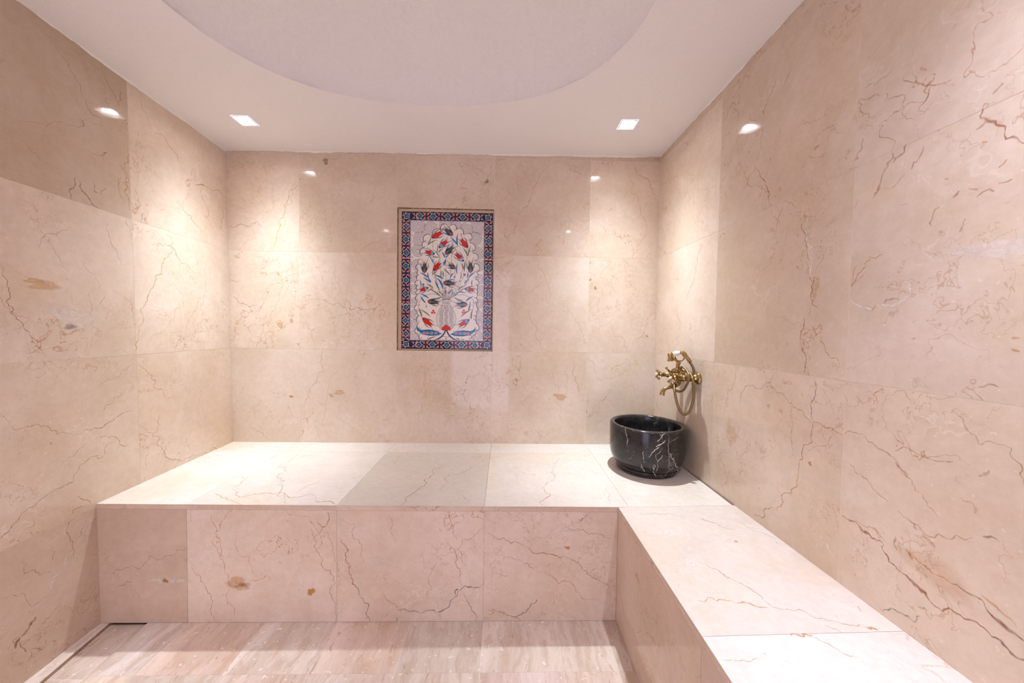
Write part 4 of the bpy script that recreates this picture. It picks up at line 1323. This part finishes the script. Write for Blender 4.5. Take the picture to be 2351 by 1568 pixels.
# ================================================================ BASIN
BC = np.array([2.452, -.362]); BR = .190
bzz = bz(2.45, -.36)
basin = empty('wash_basin', (BC[0], BC[1], bzz+.0006), 'round black marble basin with white veins standing on the bench corner', 'basin')
mb = MB(); H = .7305-bzz
prof = [(.026, .120), (.026, .152), (.030, .158), (.040, .166), (.055, .176), (.075, .1835), (.10, .1875), (.14, .1895), (H-.012, .190), (H-.005, .1885), (H-.0015, .185), (H, .180), (H, .170), (H-.003, .1655), (H-.010, .163), (H-.06, .162), (.10, .155), (.07, .140), (.055, .11), (.048, .06), (.046, .002)]
mb.lathe((0, 0, 0), (0, 0, 1), prof, M['black_marble'], 96, caps=False)
rp = np.array(sorted([(h, r) for h, r in prof[2:9]]))
def on_basin(px, py):
    d = ray(px, py); o = CAM-np.array([BC[0], BC[1], bzz]); R = BR
    for _ in range(6):
        a = d[0]**2+d[1]**2; b = 2*(o[0]*d[0]+o[1]*d[1]); c = o[0]**2+o[1]**2-R*R
        t = (-b-math.sqrt(max(0, b*b-4*a*c)))/(2*a); P = o+d*t
        R = float(np.interp(P[2], rp[:, 0], rp[:, 1]))
    return P
def nb(P): n = np.array([P[0], P[1], 0.]); return n/np.linalg.norm(n)
def sb(P):
    R = float(np.interp(P[2], rp[:, 0], rp[:, 1])); n = nb(P); return np.array([n[0]*R, n[1]*R, P[2]])
for ln in """
w 3.5 .85 540,435 548,520 565,600 575,680 578,755
w 2 .6 545,640 560,690
w 8 .9 1190,535 1150,560 1120,600
w 6 .9 1130,600 1100,640 1060,670
w 2.5 .8 1100,535 1105,570 1135,560 1145,640 1140,680
w 7 .9 1190,660 1130,710 1080,730 1040,755
w 6 .9 1100,760 1030,800 970,860 915,925
w 3 .8 1200,640 1150,700
w 2.5 .7 1150,785 1110,830 1030,885
w 2 .7 1030,885 1040,940 1065,995
w 4 .85 1150,890 1110,960 1065,1000
w 2.5 .8 1065,1000 1070,1060 1060,1130 1045,1190
w 3 .85 1235,540 1245,640 1240,760 1250,860 1255,1000 1260,1130
w 2.5 .8 1260,1130 1210,1190 1185,1240
w 5 .9 1265,860 1300,945 1335,1010
w 6 .9 1340,1010 1365,1080 1410,1140 1450,1160
w 3 .8 1450,1160 1500,1140
w 2 .6 1420,585 1350,640 1275,690
w 4 .85 835,830 838,900 835,970
w 2.5 .8 850,985 848,1025
w 2.5 .8 800,1040 802,1110
w 4 .85 820,1080 835,1130 855,1165
w 2 .7 690,810 682,840
w 3 .8 1015,1040 990,1090 1000,1130
w 3 .8 1030,1050 1000,1120 1010,1150
w 5 .85 985,1150 1010,1190 1040,1245
w 2.5 .75 1330,1060 1300,1120 1255,1145
w 2.5 .75 1410,1160 1370,1200 1340,1230
w 2 .6 1330,1160 1290,1230
w 1.5 .5 930,730 840,800
w 1.5 .5 940,890 870,910
w 1.5 .5 935,1100 960,1140
""".strip().splitlines():
    t = ln.split(); pts_ = [on_basin(1360+float(q.split(',')[0])/7.128, 920+float(q.split(',')[1])/7.128) for q in t[3:]]
    ribbon(mb, pts_, float(t[1])/1000*.8, (.80, .74, .70), float(t[2]), nb, M['bvein'], surf=sb, lift=.0006, rough=.1)
# veins inside the bowl and over the rim
for pts_, w_ in (([(math.radians(20), .20), (math.radians(22), .17), (math.radians(19), .14)], 3.5), ([(math.radians(-3), .21), (math.radians(2), .16), (math.radians(-2), .12)], 3), ([(math.radians(8), .19), (math.radians(4), .16)], 2.5)):
    P_ = [np.array([math.cos(a)*.1610, math.sin(a)*.1610, z]) for a, z in pts_]
    ribbon(mb, P_, w_/1000, (.8, .75, .72), .8, lambda q: -nb(q), M['bvein'], lift=.001, rough=.1)
for an in (205, 268, 12, 30):
    a = math.radians(an); P_ = [np.array([math.cos(a+k*.01)*r, math.sin(a+k*.01)*r, H]) for k, r in enumerate((.168, .176, .184))]
    ribbon(mb, P_, .005, (.75, .7, .68), .7, np.array([0, 0, 1.]), M['bvein'], lift=.0005, rough=.1)
mb.build('bowl', parent=basin)
mb = MB()
mb.lathe((0, 0, 0), (0, 0, 1), [(0, .150), (.004, .153), (.020, .1535), (.0262, .1525)], M['black_marble'], 96)
mb.build('foot', parent=basin)
# waste fitting in the bowl's floor
mb = MB(); mb.lathe((0, 0, .0465), (0, 0, 1), [(0, .001), (0, .022), (.0015, .0235), (.003, .021), (.001, .014), (.0005, .001)], M['brass'], 32, caps=False); mb.build('waste_outlet', parent=basin)

# ================================================================ BRASS MIXER AND HAND SHOWER
def fz(u, v, y): return at_y(1495+u/15.683, 795+v/15.68, y)
FX, FZ = 2.583, .985
yN, yF = -.476, -.326
mixer = empty('bath_mixer', (RW(.4, 1)[0], -.4, FZ), 'aged brass wall mixer with cross handles above the black basin', 'tap')
def pt(name, mb, parent=mixer, **k):
    off = np.array(mixer.location); mb.v = [tuple(np.array(p)-off) for p in mb.v]
    return mb.build(name, parent=parent, **k)
BRS = M['brass']
for y in (yN, yF):
    wx = RW(-y, 1)[0]
    mb = MB(); mb.lathe((wx, y, FZ), (-1, 0, 0), [(0, .031), (.004, .0315), (.009, .029), (.014, .024), (.019, .0185), (.026, .0165), (.028, .015)], BRS, 40); pt('wall_flange', mb)
    mb = MB(); mb.lathe((wx-.02, y, FZ), (-1, 0, 0), [(0, .0135), (.012, .0135), (.0121, .016), (.022, .016), (.0221, .0135), (wx-.02-FX+.004, .0135)], BRS, 28); pt('inlet_pipe', mb)
mb = MB()
mb.lathe((FX, yN-.018, FZ), (0, 1, 0), [(0, .004), (.002, .010), (.006, .0135), (.012, .0165), (.03, .0165), (.031, .0178), (.034, .0178), (.035, .0165), (.055, .0165), (.065, .021), (.085, .023), (.10, .023), (.12, .021), (.13, .0165), (.15, .0165), (.151, .0178), (.154, .0178), (.155, .0165), (.175, .0160), (.182, .012), (.186, .003)], BRS, 36)
# raised collar and lower outlet
mb.lathe((FX, -.40, FZ-.01), (0, 0, 1), [(0, .017), (.028, .0165), (.034, .019), (.038, .019), (.041, .014), (.045, .0125)], BRS, 32)
mb.lathe((FX, -.40, FZ+.005), (0, 0, -1), [(0, .017), (.025, .0165), (.034, .014), (.040, .0105)], BRS, 32)
mb.lathe((FX-.018, -.40, FZ), (-1, 0, 0), [(0, .014), (.006, .014), (.010, .010), (.013, .004), (.014, .001)], BRS, 28)
pt('body', mb)
def handle(y, rot, tl):
    ax = np.array([-1, tl, .0]); ax /= np.linalg.norm(ax)
    mb = MB(); o = np.array([FX, y, FZ])
    mb.lathe(o+ax*.010, ax, [(0, .016), (.008, .0155), (.012, .0125), (.020, .0115), (.034, .0105), (.0345, .0125), (.038, .0125), (.040, .008), (.050, .007), (.052, .0085), (.060, .0090), (.0615, .0075)], BRS, 28)
    h = pt('cross_handle', mb) if False else None
    c = o+ax*.066; d, u, v = mb.frame(ax)
    mb.ball(c, .0095, BRS)
    for k in range(4):
        a = rot+k*math.pi/2; q = u*math.cos(a)+v*math.sin(a)
        mb.lathe(c+q*.004, q, [(0, .0045), (.006, .0036), (.014, .0042), (.018, .0064), (.0225, .0072), (.026, .0060), (.0275, .003), (.028, .0003)], BRS, 20)
    h = pt('cross_handle', mb)
    mb = MB(); mb.lathe(c+ax*.007, ax, [(0, .0068), (.003, .0066), (.0048, .0050), (.0056, .0022), (.0057, .0003)], M['porcelain'], 24)
    pt('porcelain_cap', mb, parent=h, label='white porcelain cap')
handle(-.340, math.radians(38), .12); handle(-.452, math.radians(50), -.35)
# diverter lever
mb = MB(); A = fz(760, 1010, -.405); Bp = fz(545, 775, -.415); d = Bp-A; L = np.linalg.norm(d)
mb.lathe(A, d, [(0, .009), (.006, .0085), (L*.35, .0055), (L*.7, .0035), (L*.74, .0055), (L*.79, .0055), (L*.83, .003)], BRS, 20); mb.ball(Bp, .0068, BRS)
pt('diverter_lever', mb)
# spout
S = [(975,1180,-.40),(985,1260,-.401),(960,1330,-.403),(900,1385,-.405),(800,1430,-.407),(700,1462,-.41),(600,1490,-.41),(520,1520,-.41),(455,1570,-.41),(415,1640,-.41),(398,1710,-.41),(390,1750,-.41)]
P_ = np.array([fz(*q) for q in S]); mb = MB()
def dens(P, m=5):
    """Catmull-Rom through the points"""
    P = [2*P[0]-P[1]]+list(P)+[2*P[-1]-P[-2]]; out = []
    for i in range(1, len(P)-2):
        for t in np.linspace(0, 1, m, endpoint=False):
            a, b, c, d_ = P[i-1], P[i], P[i+1], P[i+2]
            out.append(.5*((2*b)+(c-a)*t+(2*a-5*b+4*c-d_)*t*t+(3*b-a-3*c+d_)*t**3))
    out.append(P[-2]); return np.array(out)
D = dens(P_); s_ = np.linspace(0, 1, len(D))
rad = np.interp(s_, [0, .1, .3, .45, .6, .75, .9, 1], [.0135, .0145, .0125, .0098, .0088, .0100, .0120, .0128])
mb.tube(D, rad, BRS, 24); mb.ball(fz(935, 1325, -.412), .009, BRS)
pt('spout', mb)
# cradle post and fork
mb = MB(); A = np.array([FX+.004, -.40, FZ+.030]); Bp = fz(985, 560, -.402); d = Bp-A; L = np.linalg.norm(d)
mb.lathe(A, d, [(0, .0115), (L*.1, .0105), (L*.45, .0092), (L*.5, .0104), (L*.56, .0092), (L*.85, .0110), (L*.97, .0135), (L, .012)], BRS, 28)
mb.ball(fz(985, 715, -.418), .0065, BRS)
F = dens(np.array([fz(u, v, y) for u, v, y in ((770,330,-.412),(790,420,-.412),(860,495,-.410),(980,535,-.408),(1100,515,-.410),(1180,450,-.412),(1200,380,-.413),(1150,320,-.413))]))
mb.tube(F, .0042, BRS, 14); mb.ball(F[0], .0052, BRS); mb.ball(F[-1], .0055, BRS)
F2 = dens(np.array([fz(u, v, y) for u, v, y in ((860,380,-.388),(880,440,-.392),(930,500,-.398),(1000,540,-.402))])); mb.tube(F2, .004, BRS, 14)
pt('cradle', mb)
# hand shower, held in the cradle
hs = empty('hand_shower', tuple(mixer.location), 'hand shower with white grip resting in the mixer cradle', 'hand shower')
yy = lambda u: -.400-.045*max(0, (u-650))/800
g = lambda u, v: fz(u, v, yy(u))
mb = MB(); c = g(672, 270); dn = g(690, 532)-c; L = np.linalg.norm(dn)
mb.lathe(c-dn/L*.004, dn, [(0, .001), (.0008, .006), (.003, .0105), (.008, .0118), (L*.45, .0100), (L*.7, .0108), (L*.9, .0135), (L+.002, .0150), (L+.0045, .0150)], BRS, 32)
mb.lathe(g(665, 300), g(790, 275)-g(665, 300), [(0, .008), (.008, .0080), (.012, .0105), (.016, .0112), (.0195, .0108)], BRS, 28)
pt('shower_head', mb, parent=hs)
mb = MB(); A = g(775, 280); d = g(1050, 235)-A; L = np.linalg.norm(d)
mb.lathe(A, d, [(0, .0085), (.001, .0105), (L*.2, .0122), (L*.45, .0126), (L*.75, .0112), (L*.97, .0088), (L, .007)], M['porcelain'], 36)
pt('grip', mb, parent=hs, label='white porcelain grip')
mb = MB(); E_ = dens(np.array([g(u, v) for u, v in ((1035,235),(1100,222),(1160,235),(1210,280),(1270,360),(1330,450),(1380,530),(1405,570))]))
s_ = np.linspace(0, 1, len(E_)); mb.tube(E_, np.interp(s_, [0, .1, .3, .6, .68, .70, .76, .78, .84, .86, .93, .95, 1], [.0078, .0090, .0088, .0080, .0086, .0102, .0102, .0086, .0086, .0104, .0104, .0088, .0080]), BRS, 24)
pt('elbow', mb, parent=hs)
hp = [(1400,575,-.444),(1470,690,-.447),(1525,820,-.450),(1540,920,-.452),(1505,1000,-.452),(1420,985,-.440),(1300,925,-.420),(1150,850,-.395),(1000,800,-.372),(870,810,-.355),(760,880,-.330),(700,1000,-.295),(680,1150,-.290),(700,1300,-.295),(750,1440,-.330),(840,1555,-.370),(960,1620,-.405),(1060,1622,-.430),(1170,1560,-.455),(1270,1400,-.485),(1340,1230,-.512),(1352,1080,-.520),(1320,940,-.510),(1240,820,-.485),(1140,752,-.455),(1065,775,-.432),(1085,850,-.428),(1200,885,-.445),(1330,930,-.475),(1430,1020,-.500),(1485,1150,-.520),(1515,1320,-.520),(1528,1550,-.505),(1530,1800,-.495),(1470,2110,-.485),(1360,2370,-.480),(1220,2455,-.475),(1090,2380,-.468),(960,2130,-.458),(875,1800,-.448),(840,1580,-.440),(830,1440,-.425),(860,1330,-.405)]
mb = MB(); D = dens(np.array([fz(*q) for q in hp]), 6)
mb.tube(D, .0061, M['hose'], 16, al=True)
pt('hose', mb, parent=hs)
